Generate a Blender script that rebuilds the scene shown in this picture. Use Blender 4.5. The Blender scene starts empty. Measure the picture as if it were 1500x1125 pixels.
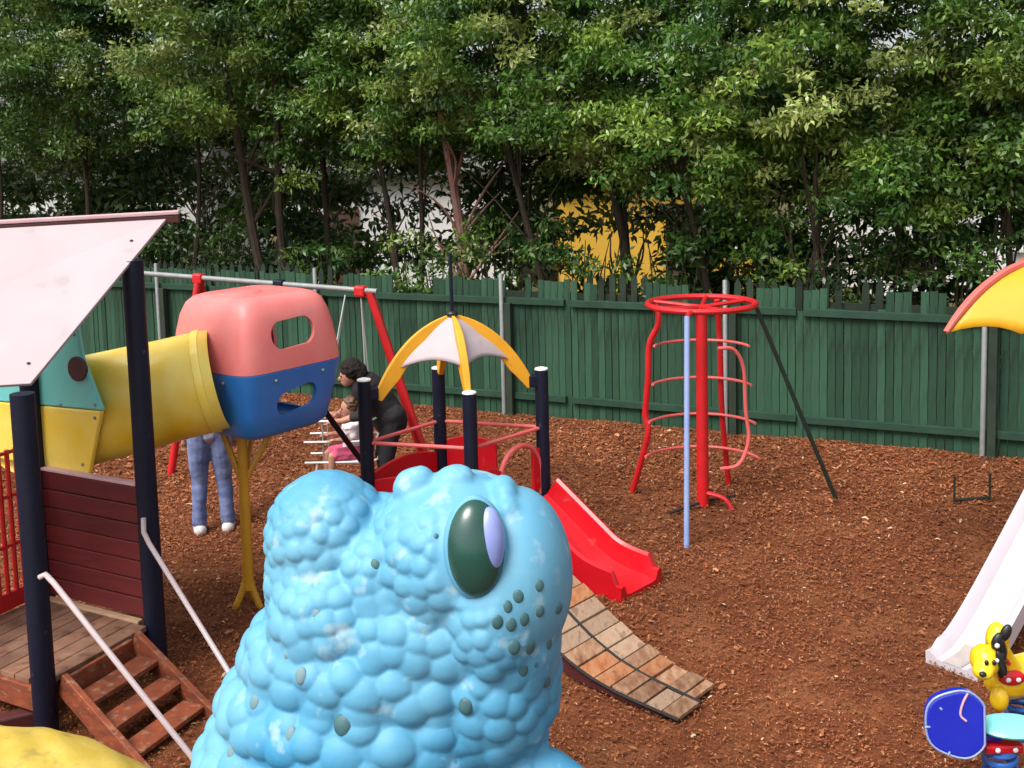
import bpy, bmesh, math, random
import numpy as np
from mathutils import Vector, Matrix, noise
from mathutils.kdtree import KDTree

random.seed(7); rng = np.random.default_rng(7)
SC = bpy.context.scene; COL = SC.collection
PI = math.pi

# ------------------------------------------------------------------ camera, sky, sun, exposure
PITCH, ROLL, FPX = math.radians(6.0), 0.026, 1600.0
cam = bpy.data.cameras.new('camera'); cam.sensor_width = 36; cam.lens = FPX / 1500 * 36
cam.shift_y = -0.11955; cam.clip_end = 2000; cam.clip_start = 0.05
co = bpy.data.objects.new('camera', cam); COL.objects.link(co); SC.camera = co
fw = Vector((0, math.cos(PITCH), -math.sin(PITCH))); r0 = Vector((1, 0, 0)); u0 = r0.cross(fw)
up_ = u0 * math.cos(ROLL) + r0 * math.sin(ROLL); rt_ = r0 * math.cos(ROLL) - u0 * math.sin(ROLL)
m = Matrix((rt_, up_, -fw)).transposed().to_4x4(); m.translation = (0, 0, 3.4); co.matrix_world = m

SUN_DIR = Vector((-0.42, -0.40, 0.81)).normalized()          # towards the sun
W = bpy.data.worlds.new('World'); SC.world = W; W.use_nodes = True
nt = W.node_tree; nt.nodes.clear()
sky = nt.nodes.new('ShaderNodeTexSky'); sky.sky_type = 'NISHITA'; sky.sun_disc = False
sky.sun_elevation = math.asin(SUN_DIR.z); sky.sun_rotation = math.atan2(SUN_DIR.x, SUN_DIR.y)
sky.air_density = 1.0; sky.dust_density = 4.0; sky.ozone_density = 1.0
hs = nt.nodes.new('ShaderNodeHueSaturation'); hs.inputs['Saturation'].default_value = 0.25   # high thin cloud
bg = nt.nodes.new('ShaderNodeBackground'); bg.inputs[1].default_value = 0.105
ow = nt.nodes.new('ShaderNodeOutputWorld')
nt.links.new(sky.outputs[0], hs.inputs['Color']); nt.links.new(hs.outputs[0], bg.inputs[0]); nt.links.new(bg.outputs[0], ow.inputs[0])
sl = bpy.data.lights.new('sun', 'SUN'); sl.energy = 1.5; sl.angle = math.radians(28); sl.color = (1, 0.955, 0.90)
so = bpy.data.objects.new('sun', sl); COL.objects.link(so); so.location = (-8, -6, 14)
so.rotation_euler = (-SUN_DIR).to_track_quat('-Z', 'Y').to_euler()
vs = SC.view_settings; vs.view_transform = 'Standard'; vs.look = 'None'; vs.gamma = 1; vs.use_curve_mapping = False
vs.exposure = 1.2

# ------------------------------------------------------------------ materials
def mat(name, base, rough=0.5, var=None, vscale=4.0, vamt=0.5, stretch=(1, 1, 1), rnd=0.0, bump=0.0, bscale=40.0,
        spec=0.5, metal=0.0, coat=0.0, dirt=None, attr=None, transl=0.0):
    """procedural paint/wood/plastic: base colour, noise variation towards var, per-object variation, fine relief, speckled dirt"""
    M = bpy.data.materials.new(name); M.use_nodes = True; t = M.node_tree; N = t.nodes; L = t.links
    b = N['Principled BSDF']; b.inputs['Roughness'].default_value = rough; b.inputs['Metallic'].default_value = metal
    b.inputs['Specular IOR Level'].default_value = spec; b.inputs['Coat Weight'].default_value = coat
    tc = N.new('ShaderNodeTexCoord'); mp = N.new('ShaderNodeMapping'); mp.inputs['Scale'].default_value = stretch
    L.new(tc.outputs['Object'], mp.inputs[0])
    def mix(fac, a, c, blend='MIX'):
        x = N.new('ShaderNodeMix'); x.data_type = 'RGBA'; x.blend_type = blend
        if isinstance(fac, float): x.inputs[0].default_value = fac
        else: L.new(fac, x.inputs[0])
        for s, v in ((x.inputs[6], a), (x.inputs[7], c)):
            if isinstance(v, tuple): s.default_value = (*v, 1) if len(v) == 3 else v
            else: L.new(v, s)
        return x.outputs[2]
    def nz(scale, detail=4.0, vec=None):
        n = N.new('ShaderNodeTexNoise'); n.inputs['Scale'].default_value = scale; n.inputs['Detail'].default_value = detail
        L.new(vec or mp.outputs[0], n.inputs['Vector']); return n
    def ramp(src, lo, hi):
        r = N.new('ShaderNodeMapRange'); r.inputs[1].default_value = lo; r.inputs[2].default_value = hi; L.new(src, r.inputs[0]); return r.outputs[0]
    c = base
    if attr:
        a = N.new('ShaderNodeAttribute'); a.attribute_name = attr; c = a.outputs['Color']
    if var:
        n = nz(vscale); f = ramp(n.outputs[0], 0.5 - 0.22, 0.5 + 0.22)
        q = N.new('ShaderNodeMath'); q.operation = 'MULTIPLY'; L.new(f, q.inputs[0]); q.inputs[1].default_value = vamt
        c = mix(q.outputs[0], c, var)
    if dirt:
        n = nz(dirt[1], 6.0); f = ramp(n.outputs[0], dirt[2], dirt[2] + 0.12)
        q = N.new('ShaderNodeMath'); q.operation = 'MULTIPLY'; L.new(f, q.inputs[0]); q.inputs[1].default_value = dirt[3]
        c = mix(q.outputs[0], c, dirt[0])
    if rnd:
        oi = N.new('ShaderNodeObjectInfo'); hv = N.new('ShaderNodeHueSaturation')
        r = N.new('ShaderNodeMapRange'); r.inputs[3].default_value = 1 - rnd; r.inputs[4].default_value = 1 + rnd
        L.new(oi.outputs['Random'], r.inputs[0]); L.new(r.outputs[0], hv.inputs['Value'])
        if isinstance(c, tuple): hv.inputs['Color'].default_value = (*c, 1)
        else: L.new(c, hv.inputs['Color'])
        c = hv.outputs[0]
    if isinstance(c, tuple): b.inputs['Base Color'].default_value = (*c, 1)
    else: L.new(c, b.inputs['Base Color'])
    if rough > 0.2 and not transl:
        n = nz(7.0); r = N.new('ShaderNodeMapRange'); r.inputs[3].default_value = max(0.05, rough - 0.12); r.inputs[4].default_value = min(1, rough + 0.15)
        L.new(n.outputs[0], r.inputs[0]); L.new(r.outputs[0], b.inputs['Roughness'])
    if bump:
        n = nz(bscale, 5.0); bm_ = N.new('ShaderNodeBump'); bm_.inputs['Strength'].default_value = bump; bm_.inputs['Distance'].default_value = 0.01
        L.new(n.outputs[0], bm_.inputs['Height']); L.new(bm_.outputs[0], b.inputs['Normal'])
    if transl:
        tr = N.new('ShaderNodeBsdfTranslucent'); ms = N.new('ShaderNodeMixShader'); ms.inputs[0].default_value = transl
        if isinstance(c, tuple): tr.inputs[0].default_value = (*c, 1)
        else: L.new(c, tr.inputs[0])
        L.new(b.outputs[0], ms.inputs[1]); L.new(tr.outputs[0], ms.inputs[2]); L.new(ms.outputs[0], N['Material Output'].inputs[0])
    return M

grime = (0.10, 0.075, 0.05)
MT = dict(
 navy=mat('navy_paint', (0.0035, 0.005, 0.018), 0.5, (0.007, 0.010, 0.026), 6, bump=.05, spec=.3, dirt=((.07, .07, .085), 22, .66, .7)),
 white_board=mat('white_board', (0.43, 0.36, 0.38), 0.65, (0.36, 0.295, 0.31), 1.6, .7, dirt=((.30, .25, .23), 7, .64, .5), bump=.04),
 pale_pink=mat('pale_pink_trim', (0.62, 0.40, 0.42), 0.5, (.45, .25, .27), 5),
 maroon=mat('maroon_stain', (0.125, 0.012, 0.013), 0.5, (.075, .008, .010), 3, .8, (1, 1, 6), rnd=.22, bump=.12, bscale=25),
 maroon_dark=mat('dark_maroon', (0.07, 0.012, 0.012), 0.55, (.04, .008, .008), 5),
 redwood=mat('red_stained_timber', (0.27, 0.058, 0.017), 0.65, (.11, .026, .012), 5, .95, (2, 2, 5), rnd=.25, bump=.35, dirt=((.27, .16, .09), 9, .56, .7)),
 deck=mat('sandy_deck_boards', (0.13, 0.052, 0.028), 0.85, (.24, .13, .08), 6, .9, rnd=.22, bump=.4, dirt=((.08, .03, .015), 8, .55, .8)),
 pale_wood=mat('worn_pale_timber', (0.46, 0.30, 0.19), 0.75, (.30, .17, .10), 8, .7, bump=.2),
 rail_white=mat('pale_steel_pipe', (0.46, 0.38, 0.39), 0.36, (.50, .40, .40), 10, .6, metal=.0, coat=.3),
 red=mat('red_paint', (0.56, 0.010, 0.014), 0.4, (.40, .010, .014), 6, .8, coat=.1, dirt=((.20, .035, .02), 20, .66, .6)),
 red_rail=mat('faded_red_pipe', (0.66, 0.09, 0.09), 0.4, (.55, .16, .15), 8, .7),
 red_plastic=mat('red_slide_plastic', (0.56, 0.004, 0.012), 0.36, (.42, .004, .010), 3.5, .8, coat=.1, dirt=((.50, .10, .09), 11, .64, .5)),
 yellow=mat('yellow_plastic', (0.86, 0.52, 0.008), 0.42, (.88, .76, .20), 3.0, .95, coat=.25, dirt=((.42, .22, .03), 5, .66, .35)),
 yellow_rib=mat('yellow_rib_paint', (0.76, 0.37, 0.020), 0.45, (.66, .28, .015), 6, .6, dirt=((.15, .08, .02), 16, .70, .7)),
 yellow_pole=mat('ochre_pole_paint', (0.58, 0.30, 0.020), 0.45, (.48, .22, .018), 8, .7),
 canopy_yellow=mat('canopy_yellow', (0.62, 0.29, 0.004), 0.5, (.62, .36, .008), 2.5, .7),
 canopy_red=mat('canopy_pink_red', (0.62, 0.11, 0.09), 0.45, (.55, .17, .14), 6, .6),
 pink=mat('coral_pink_plastic', (0.70, 0.135, 0.13), 0.42, (.74, .26, .24), 2.2, .8, dirt=((.45, .20, .17), 6, .70, .4)),
 blue=mat('blue_plastic', (0.018, 0.145, 0.50), 0.38, (.03, .22, .60), 2.4, .8, coat=.15),
 teal=mat('teal_panel', (0.13, 0.52, 0.50), 0.45, (.22, .60, .58), 4, .6),
 dark_hole=mat('dark_red_cap', (0.055, 0.010, 0.012), 0.5),
 steel=mat('galvanised_steel', (0.26, 0.27, 0.27), 0.5, (.18, .19, .19), 12, .7, metal=.25),
 chain=mat('dull_chain', (0.24, 0.24, 0.23), 0.5, metal=.4),
 white_paint=mat('white_paint', (0.72, 0.70, 0.70), 0.4),
 slide_white=mat('white_slide_plastic', (0.52, 0.48, 0.52), 0.4, (.45, .40, .43), 2.5, .6, coat=.2, dirt=((.42, .35, .32), 7, .72, .5)),
 grey_lip=mat('scuffed_grey_lip', (0.42, 0.37, 0.35), 0.6, (.30, .25, .23), 9, .8),
 pole_blue=mat('pale_blue_pole', (0.20, 0.28, 0.52), 0.35, (.30, .36, .56), 8, .6),
 dark_bar=mat('dark_green_bar', (0.008, 0.018, 0.012), 0.5),
 black=mat('black_rope', (0.012, 0.011, 0.011), 0.8),
 slat=mat('ramp_slat_wood', (0.15, 0.052, 0.020), 0.85, (.36, .22, .13), 7, 1.0, (3, 1.2, 1), rnd=.34, bump=.3, bscale=30, dirt=((.20, .08, .035), 10, .60, .6)),
 slat_orange=mat('orange_slat_wood', (0.25, 0.070, 0.018), 0.8, (.38, .19, .09), 7, .9, (3, 1.2, 1), rnd=.2, bump=.3, bscale=30, dirt=((.12, .05, .025), 8, .56, .7)),
 slat_pale=mat('weathered_slat_wood', (0.26, 0.155, 0.095), 0.85, (.37, .26, .18), 7, .9, (3, 1.2, 1), rnd=.2, bump=.35, bscale=30, dirt=((.14, .07, .04), 7, .54, .75)),
 fence=mat('green_fence_paint', (0.016, 0.057, 0.030), 0.8, (.038, .086, .054), 2.2, .9, (5, 5, .6), rnd=.30, bump=.3, bscale=20, dirt=((.022, .030, .020), 3.5, .51, .7), spec=.2),
 fence_rail=mat('fence_rail_paint', (0.014, 0.042, 0.024), 0.75, (.025, .060, .038), 5, .9, bump=.2, spec=.25),
 fence_dark=mat('dark_stained_picket', (0.018, 0.026, 0.018), 0.85, (.03, .045, .03), 5, .8, rnd=.3, spec=.2),
 bark=mat('tree_bark', (0.030, 0.021, 0.015), 0.9, (.065, .048, .035), 7, .9, (3, 3, .6), bump=.6, bscale=18, spec=.15),
 bark_red=mat('reddish_bark', (0.32, 0.15, 0.12), 0.9, (.42, .26, .23), 6, .9, (2, 2, .7), bump=.5, bscale=15, spec=.15),
 leaf=mat('tree_leaf', (0.05, 0.09, 0.03), 0.40, attr='tint', transl=.36, spec=.6),
 soil=mat('bark_mulch_bed', (0.17, 0.052, 0.019), 0.95, (.085, .025, .011), 9, .9, bump=1.0, bscale=60, spec=.15, dirt=((.22, .085, .035), 2.0, .5, .5)),
 chip=mat('bark_chip', (0.2, 0.07, 0.03), 0.85, attr='tint', spec=.2),
 earth=mat('earth_and_grass', (0.07, 0.075, 0.030), 0.95, (.10, .07, .04), 1.5, .8, bump=.6, bscale=20, spec=.1),
 frog=mat('sky_blue_fibreglass', (0.019, 0.215, 0.405), 0.55, (.20, .45, .57), 1.3, .80, coat=.0, spec=.5, bump=.10, bscale=45, dirt=((.42, .55, .58), 9, .60, .55)),
 frog_spot=mat('dark_teal_spot', (0.030, 0.095, 0.110), 0.5, (.06, .15, .16), 30, .7),
 frog_spot_pale=mat('worn_grey_spot', (0.10, 0.22, 0.26), 0.6, (.18, .24, .25), 25, .8),
 eye=mat('dark_green_eye', (0.010, 0.050, 0.040), 0.28, (.016, .085, .062), 5, .8, coat=.2),
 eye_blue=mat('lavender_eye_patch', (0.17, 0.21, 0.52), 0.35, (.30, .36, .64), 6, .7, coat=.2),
 yellow_dome=mat('worn_yellow_fibreglass', (0.50, 0.34, 0.030), 0.65, (.58, .43, .09), 7, .9, bump=.25, bscale=25, dirt=((.30, .22, .06), 11, .57, .6)),
 skin=mat('skin', (0.42, 0.20, 0.135), 0.55), hair=mat('dark_hair', (0.010, 0.008, 0.007), 0.85, (.03, .022, .018), 25, .7, (4, 4, .6), bump=.5, spec=.2), hair_brown=mat('brown_hair', (0.10, 0.045, 0.022), 0.5),
 denim=mat('blue_denim', (0.050, 0.080, 0.22), 0.9, (.24, .29, .46), 7, .8, (1, 1, .6), bump=.2),
 pale_top=mat('pale_blue_cotton', (0.40, 0.43, 0.55), 0.85), black_cloth=mat('black_cloth', (0.010, 0.009, 0.011), 0.9, (.020, .016, .02), 6),
 white_cloth=mat('white_cloth', (0.74, 0.66, 0.68), 0.85), pink_cloth=mat('pink_cloth', (0.62, 0.10, 0.20), 0.85),
 shoe=mat('pale_shoe', (0.60, 0.57, 0.55), 0.6),
 house_white=mat('white_render', (0.78, 0.77, 0.75), 0.8, (.68, .66, .63), 1.2, .6), house_yellow=mat('yellow_render', (0.72, 0.42, 0.045), 0.8, (.62, .34, .04), 1.0, .6),
 roof_grey=mat('grey_roof_tile', (0.12, 0.11, 0.105), 0.85), roof_brown=mat('brown_roof_tile', (0.16, 0.08, 0.05), 0.85),
 frame=mat('window_frame', (0.6, 0.6, 0.58), 0.5), pane=mat('window_pane', (0.03, 0.04, 0.045), 0.08), door=mat('painted_door', (0.10, 0.05, 0.035), 0.5),
 dog_yellow=mat('bright_yellow_toy', (0.84, 0.55, 0.012), 0.35, (.80, .46, .01), 4, .5, coat=.2), royal=mat('royal_blue_toy', (0.006, 0.016, 0.36), 0.3, (.010, .028, .46), 4, .6, coat=.3),
 aqua=mat('aqua_seat', (0.20, 0.62, 0.60), 0.4), toy_black=mat('black_toy', (0.01, 0.01, 0.011), 0.4), toy_white=mat('white_toy', (0.75, 0.73, 0.75), 0.4), spring=mat('blue_spring', (0.03, 0.12, 0.42), 0.35, metal=.3),
)

# ------------------------------------------------------------------ object helpers
ORG = {}
V3 = lambda *a: np.array(a, float)
def unit(v): v = np.asarray(v, float); return v / (np.linalg.norm(v) + 1e-12)
def tag(o, label=None, cat=None, group=None, kind=None):
    if label: o['label'] = label
    if cat: o['category'] = cat
    if group: o['group'] = group
    if kind: o['kind'] = kind
    return o
def thing(name, label, cat, loc=(0, 0, 0), group=None):
    o = bpy.data.objects.new(name, None); COL.objects.link(o); o.location = loc; o.empty_display_size = .1
    ORG[o.name] = V3(*loc); return tag(o, label, cat, group)
def link(name, me, parent=None, label=None):
    o = bpy.data.objects.new(name, me); COL.objects.link(o)
    if parent is not None: o.parent = parent; ORG[o.name] = ORG[parent.name]
    else: ORG[o.name] = V3(0, 0, 0)
    if label: o['label'] = label
    return o
def mesh_from(name, v, f, material, smooth=False, sharp=35):
    me = bpy.data.meshes.new(name); me.from_pydata([tuple(map(float, p)) for p in v], [], f)
    if material is not None: me.materials.append(material)
    if smooth:
        me.polygons.foreach_set('use_smooth', [True] * len(me.polygons)); me.set_sharp_from_angle(angle=math.radians(sharp))
    me.update(); return me

class MB:
    def __init__(s): s.v = []; s.f = []
    def add(s, v, f):
        n = len(s.v); s.v += [np.asarray(p, float) for p in v]; s.f += [tuple(i + n for i in q) for q in f]; return s
    def box(s, c, size, ax=None):
        ax = np.eye(3) if ax is None else np.asarray(ax, float); c = np.asarray(c, float); h = np.asarray(size, float) / 2
        P = [c + ax[0] * h[0] * i + ax[1] * h[1] * j + ax[2] * h[2] * k for k in (-1, 1) for j in (-1, 1) for i in (-1, 1)]
        return s.add(P, [(0, 2, 3, 1), (4, 5, 7, 6), (0, 1, 5, 4), (2, 6, 7, 3), (0, 4, 6, 2), (1, 3, 7, 5)])
    def beam(s, p0, p1, w, h, up=(0, 0, 1)):
        p0 = np.asarray(p0, float); p1 = np.asarray(p1, float); d = unit(p1 - p0)
        if abs(np.dot(d, unit(up))) > .98: up = (0, 1, 0)
        x = unit(np.cross(d, up)); z = np.cross(x, d)
        return s.box((p0 + p1) / 2, (w, np.linalg.norm(p1 - p0), h), (x, d, z))
    def tube(s, pts, r, seg=10, caps=True, closed=False):
        pts = [np.asarray(p, float) for p in pts]; n = len(pts); rr = r if hasattr(r, '__len__') else [r] * n
        tang = [unit(pts[(i + 1) % n if closed else min(i + 1, n - 1)] - pts[(i - 1) % n if closed else max(i - 1, 0)]) for i in range(n)]
        ref = V3(0, 0, 1) if abs(tang[0][2]) < .9 else V3(1, 0, 0)
        x = unit(np.cross(tang[0], ref)); V = []; F = []
        for i in range(n):
            x = unit(x - tang[i] * np.dot(x, tang[i])); y = np.cross(tang[i], x)
            for k in range(seg):
                a = 2 * PI * k / seg; V.append(pts[i] + rr[i] * (math.cos(a) * x + math.sin(a) * y))
        for i in range(n if closed else n - 1):
            j = (i + 1) % n
            for k in range(seg):
                l = (k + 1) % seg; F.append((i * seg + k, i * seg + l, j * seg + l, j * seg + k))
        if caps and not closed:
            F.append(tuple(reversed(range(seg)))); F.append(tuple((n - 1) * seg + k for k in range(seg)))
        return s.add(V, F)
    def prism(s, poly, vec):
        n = len(poly); vec = np.asarray(vec, float); P = [np.asarray(p, float) for p in poly]
        return s.add(P + [p + vec for p in P], [tuple(reversed(range(n))), tuple(range(n, 2 * n))] + [(i, (i + 1) % n, n + (i + 1) % n, n + i) for i in range(n)])
    def ell(s, c, r, seg=20, rings=12, ax=None):
        ax = np.eye(3) if ax is None else np.asarray(ax, float); c = np.asarray(c, float)
        r = (r, r, r) if not hasattr(r, '__len__') else r; V = [c + ax[2] * r[2]]; F = []
        for i in range(1, rings):
            t = PI * i / rings
            for k in range(seg):
                a = 2 * PI * k / seg
                V.append(c + ax[0] * r[0] * math.sin(t) * math.cos(a) + ax[1] * r[1] * math.sin(t) * math.sin(a) + ax[2] * r[2] * math.cos(t))
        V.append(c - ax[2] * r[2]); L = len(V) - 1
        for k in range(seg):
            l = (k + 1) % seg; F.append((0, 1 + k, 1 + l)); F.append((L, 1 + (rings - 2) * seg + l, 1 + (rings - 2) * seg + k))
            for i in range(rings - 2): F.append((1 + i * seg + k, 1 + (i + 1) * seg + k, 1 + (i + 1) * seg + l, 1 + i * seg + l))
        return s.add(V, F)
    def capsule(s, p0, r0, p1, r1, seg=12):
        p0 = np.asarray(p0, float); p1 = np.asarray(p1, float); d = unit(p1 - p0); pts = []; rs = []
        for a in (-80, -50, -25, 0): pts.append(p0 + d * r0 * math.sin(math.radians(a))); rs.append(r0 * math.cos(math.radians(a)))
        for a in (0, 25, 50, 80): pts.append(p1 + d * r1 * math.sin(math.radians(a))); rs.append(r1 * math.cos(math.radians(a)))
        if np.linalg.norm(p1 - p0) < 1e-4: pts.pop(3); rs.pop(3)
        return s.tube(pts, rs, seg)
    def chain(s, pts, rs, seg=12):
        for i in range(len(pts) - 1): s.capsule(pts[i], rs[i], pts[i + 1], rs[i + 1], seg)
        return s
    def build(s, name, material, parent=None, smooth=False, bevel=0.0, label=None, sharp=35, solid=0.0):
        o0 = ORG[parent.name] if parent is not None else V3(0, 0, 0)
        me = mesh_from(name, [p - o0 for p in s.v], s.f, MT[material] if isinstance(material, str) else material, smooth, sharp)
        bm = bmesh.new(); bm.from_mesh(me); bmesh.ops.recalc_face_normals(bm, faces=bm.faces); bm.to_mesh(me); bm.free()
        o = link(name, me, parent, label)
        if solid: md = o.modifiers.new('thick', 'SOLIDIFY'); md.thickness = solid; md.offset = -1
        if bevel: md = o.modifiers.new('edge', 'BEVEL'); md.width = bevel; md.segments = 2; md.limit_method = 'ANGLE'; md.angle_limit = math.radians(40)
        return o
def piece(name, me, parent, loc, rotz=0.0, scale=(1, 1, 1)):
    o = link(name, me, parent); o.location = tuple(np.asarray(loc, float) - ORG[parent.name]); o.rotation_euler = (0, 0, rotz); o.scale = scale
    return o
def baked(mb, mods):
    """run modifiers on a temporary object and hand back the resulting mesh"""
    me = mesh_from('tmp', mb.v, mb.f, None); o = bpy.data.objects.new('tmp', me); COL.objects.link(o)
    bm = bmesh.new(); bm.from_mesh(me); bmesh.ops.recalc_face_normals(bm, faces=bm.faces); bm.to_mesh(me); bm.free()
    for kind, props in mods:
        md = o.modifiers.new(kind, kind)
        for k, v in props.items(): setattr(md, k, v)
    bpy.context.view_layer.update()
    out = bpy.data.meshes.new_from_object(o.evaluated_get(bpy.context.evaluated_depsgraph_get()))
    bpy.data.objects.remove(o); bpy.data.meshes.remove(me); return out
def coords(me):
    a = np.empty(len(me.vertices) * 3, np.float32); me.vertices.foreach_get('co', a); return a.reshape(-1, 3)
def setco(me, a): me.vertices.foreach_set('co', np.ascontiguousarray(a, np.float32).ravel()); me.update()
def blend(mb, voxel, smooth_it, name, material, parent, label=None, post=None):
    me = baked(mb, [('REMESH', dict(mode='VOXEL', voxel_size=voxel)), ('SMOOTH', dict(factor=.5, iterations=smooth_it))])
    if post: post(me)
    setco(me, coords(me) - ORG[parent.name].astype(np.float32) if parent is not None else coords(me))
    me.name = name; me.materials.clear(); me.materials.append(MT[material])
    me.polygons.foreach_set('use_smooth', [True] * len(me.polygons)); me.update()
    return link(name, me, parent, label)
def quick_mesh(name, verts, quads, tint, material):
    me = bpy.data.meshes.new(name); nv = len(verts); nf = len(quads)
    me.vertices.add(nv); me.vertices.foreach_set('co', np.ascontiguousarray(verts, np.float32).ravel())
    me.loops.add(nf * 4); me.loops.foreach_set('vertex_index', np.ascontiguousarray(quads, np.int32).ravel())
    me.polygons.add(nf); me.polygons.foreach_set('loop_start', np.arange(0, nf * 4, 4, dtype=np.int32))
    at = me.attributes.new('tint', 'FLOAT_COLOR', 'POINT'); c = np.ones((nv, 4), np.float32); c[:, :3] = tint; at.data.foreach_set('color', c.ravel())
    me.materials.append(MT[material]); me.update(calc_edges=True); me.validate(); return me
def curve(ctrl, n=8):
    """smooth path through control points (Catmull-Rom)"""
    P = [np.asarray(p, float) for p in ctrl]; P = [2 * P[0] - P[1]] + P + [2 * P[-1] - P[-2]]; out = []
    for i in range(1, len(P) - 2):
        for k in range(n):
            t = k / n; a, b, c, d = P[i - 1:i + 3]
            out.append(.5 * (2 * b + (c - a) * t + (2 * a - 5 * b + 4 * c - d) * t * t + (3 * b - a - 3 * c + d) * t ** 3))
    out.append(P[-2]); return out

# ------------------------------------------------------------------ the ground
def gz(x, y):
    return .022 * np.sin(1.7 * x + .6 * y) * np.sin(1.3 * y - .4 * x) + .012 * np.sin(4.1 * x + 1.0) * np.cos(3.7 * y)
mb = MB(); mb.add([(-400, -60, -.12), (400, -60, -.12), (400, 700, -.12), (-400, 700, -.12)], [(0, 1, 2, 3)])
tag(mb.build('ground', 'earth'), kind='structure')
FD = unit(V3(.902, -.432, 0)); FN = V3(.432, .902, 0)          # fence direction, away-side normal
fy = lambda x: 13.70 - .479 * x
nx, ny = 150, 170; xs = np.linspace(-11, 9, nx); V = []
for j in range(ny):
    s = j / (ny - 1)
    for x in xs:
        y = -1.5 + s * (fy(x) + .35 + 1.5); V.append((x, y, float(gz(x, y))))
F = [(j * nx + i, j * nx + i + 1, (j + 1) * nx + i + 1, (j + 1) * nx + i) for j in range(ny - 1) for i in range(nx - 1)]
tag(link('mulch_bed', mesh_from('mulch_bed', V, F, MT['soil'], True, 180)), kind='structure')

# loose bark chips: thin bent slivers lying on the bed
N = 370000
d = 3.6 + (rng.random(N) ** .85) * 12.5; a = rng.uniform(-.62, .66, N); cx = d * a; cy = d.copy()
keep = cy < fy(cx) - .03; cx, cy, d = cx[keep], cy[keep], d[keep]; N = len(cx)
ln = rng.lognormal(-3.92, .42, N).clip(.008, .08) * np.clip(d / 9, .72, 1.25); wd = ln * rng.uniform(.22, .55, N)
th = rng.uniform(0, 2 * PI, N); tl = rng.normal(0, .22, N); rl = rng.normal(0, .32, N)
ax = np.stack([np.cos(th) * np.cos(tl), np.sin(th) * np.cos(tl), np.sin(tl)], 1)
sd = np.stack([-np.sin(th) * np.cos(rl), np.cos(th) * np.cos(rl), np.sin(rl)], 1)
c = np.stack([cx, cy, gz(cx, cy) + .008 + rng.random(N) * .022], 1)
bend = rng.uniform(.0, .25, N)[:, None] * ln[:, None] * V3(0, 0, 1)
L2 = ax * (ln / 2)[:, None]; W2 = sd * (wd / 2)[:, None]
vv = np.stack([c - L2 - W2 * .6, c - L2 + W2 * .7, c + bend + W2, c + bend - W2, c + L2 + W2 * .5, c + L2 - W2 * .6], 1).reshape(-1, 3)
b6 = np.arange(N) * 6; qq = np.concatenate([np.stack([b6, b6 + 3, b6 + 2, b6 + 1], 1), np.stack([b6 + 3, b6 + 5, b6 + 4, b6 + 2], 1)])
pal = np.array([(.235, .074, .024), (.175, .050, .017), (.31, .110, .036), (.095, .027, .011), (.40, .17, .070), (.52, .34, .18)])
pk = pal[rng.choice(6, N, p=[.42, .25, .20, .075, .042, .013])] * rng.uniform(.8, 1.2, (N, 1))
damp = np.ones(N)                                              # trodden, darker damp hollows at the slides, swing and frame
for hx, hy, hr in ((1.3, 7.9, .55), (2.45, 6.4, .45), (3.9, 8.9, 1.0), (1.7, 9.6, .7), (-1.8, 10.2, .9), (-1.5, 6.2, .6), (.3, 10.9, .8)): damp *= 1 - .38 * np.exp(-((cx - hx) ** 2 + (cy - hy) ** 2) / hr ** 2)
damp *= 1 + .16 * np.sin(1.9 * cx + 1.1 * np.sin(1.3 * cy)) * np.sin(1.6 * cy + .8 * cx)
pk *= damp[:, None] * np.array([.97, 1.03, 1.25])
tag(link('bark_chips', quick_mesh('bark_chips', vv, qq, np.repeat(pk, 6, 0), 'chip')), kind='stuff')

# ------------------------------------------------------------------ houses beyond the trees
def house(name, label, x0, x1, y, depth, h, wall, roof, rise, windows, door=None, group=None):
    t = thing(name, label, 'house', ((x0 + x1) / 2, y, -.12))
    MB().box(((x0 + x1) / 2, y + depth / 2, h / 2 - .12), (x1 - x0, depth, h)).build('wall', wall, t)
    xm, o = (x0 + x1) / 2, .35; mb = MB(); hb = h - .12
    mb.prism([(x0 - o, y - o, hb - .05), (x0 - o, y - o, hb + .1), (x0 - o, y + depth / 2, hb + rise), (x0 - o, y + depth + o, hb + .1), (x0 - o, y + depth + o, hb - .05)], (x1 - x0 + 2 * o, 0, 0))
    mb.build('roof', roof, t)
    for wx, wz, ww, wh in windows:
        f = MB()
        for sx in (-1, 1): f.box((wx + sx * (ww / 2), y - .02, wz), (.08, .1, wh + .08)); f.box((wx, y - .022, wz + sx * wh / 2), (ww - .08, .096, .08))
        w = f.build('window', 'frame', t); MB().box((wx, y - .006, wz), (ww - .06, .02, wh - .06)).build('pane', 'pane', w)
        MB().box((wx, y - .05, wz - wh / 2 - .07), (ww + .25, .16, .06)).build('sill', 'frame', w)
    if door: MB().box((door, y - .02, .95), (.9, .08, 2.1)).build('door', 'door', t)
    return t
house('white_house', 'white rendered house glimpsed through the trunks left of the yellow house', -5.6, 0.1, 27, 7, 2.9, 'house_white', 'roof_grey', 1.2, [(-5.0, 1.45, .8, 1.0), (-.6, 1.5, .7, .9)], -4.2)
house('yellow_house', 'yellow rendered house glimpsed between trunks behind the red climbing tower', 1.2, 5.6, 25, 6, 2.75, 'house_yellow', 'roof_brown', 1.2, [(4.9, 1.5, .9, 1.0)], 4.0)
house('white_house', 'white rendered house glimpsed at far right behind the yellow canopy side', 8.0, 13.5, 24, 6, 2.6, 'house_white', 'roof_grey', 1.6, [(9.3, 1.35, 1.0, .9), (11.5, 1.35, 1.0, .9)], 12.6)
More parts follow.
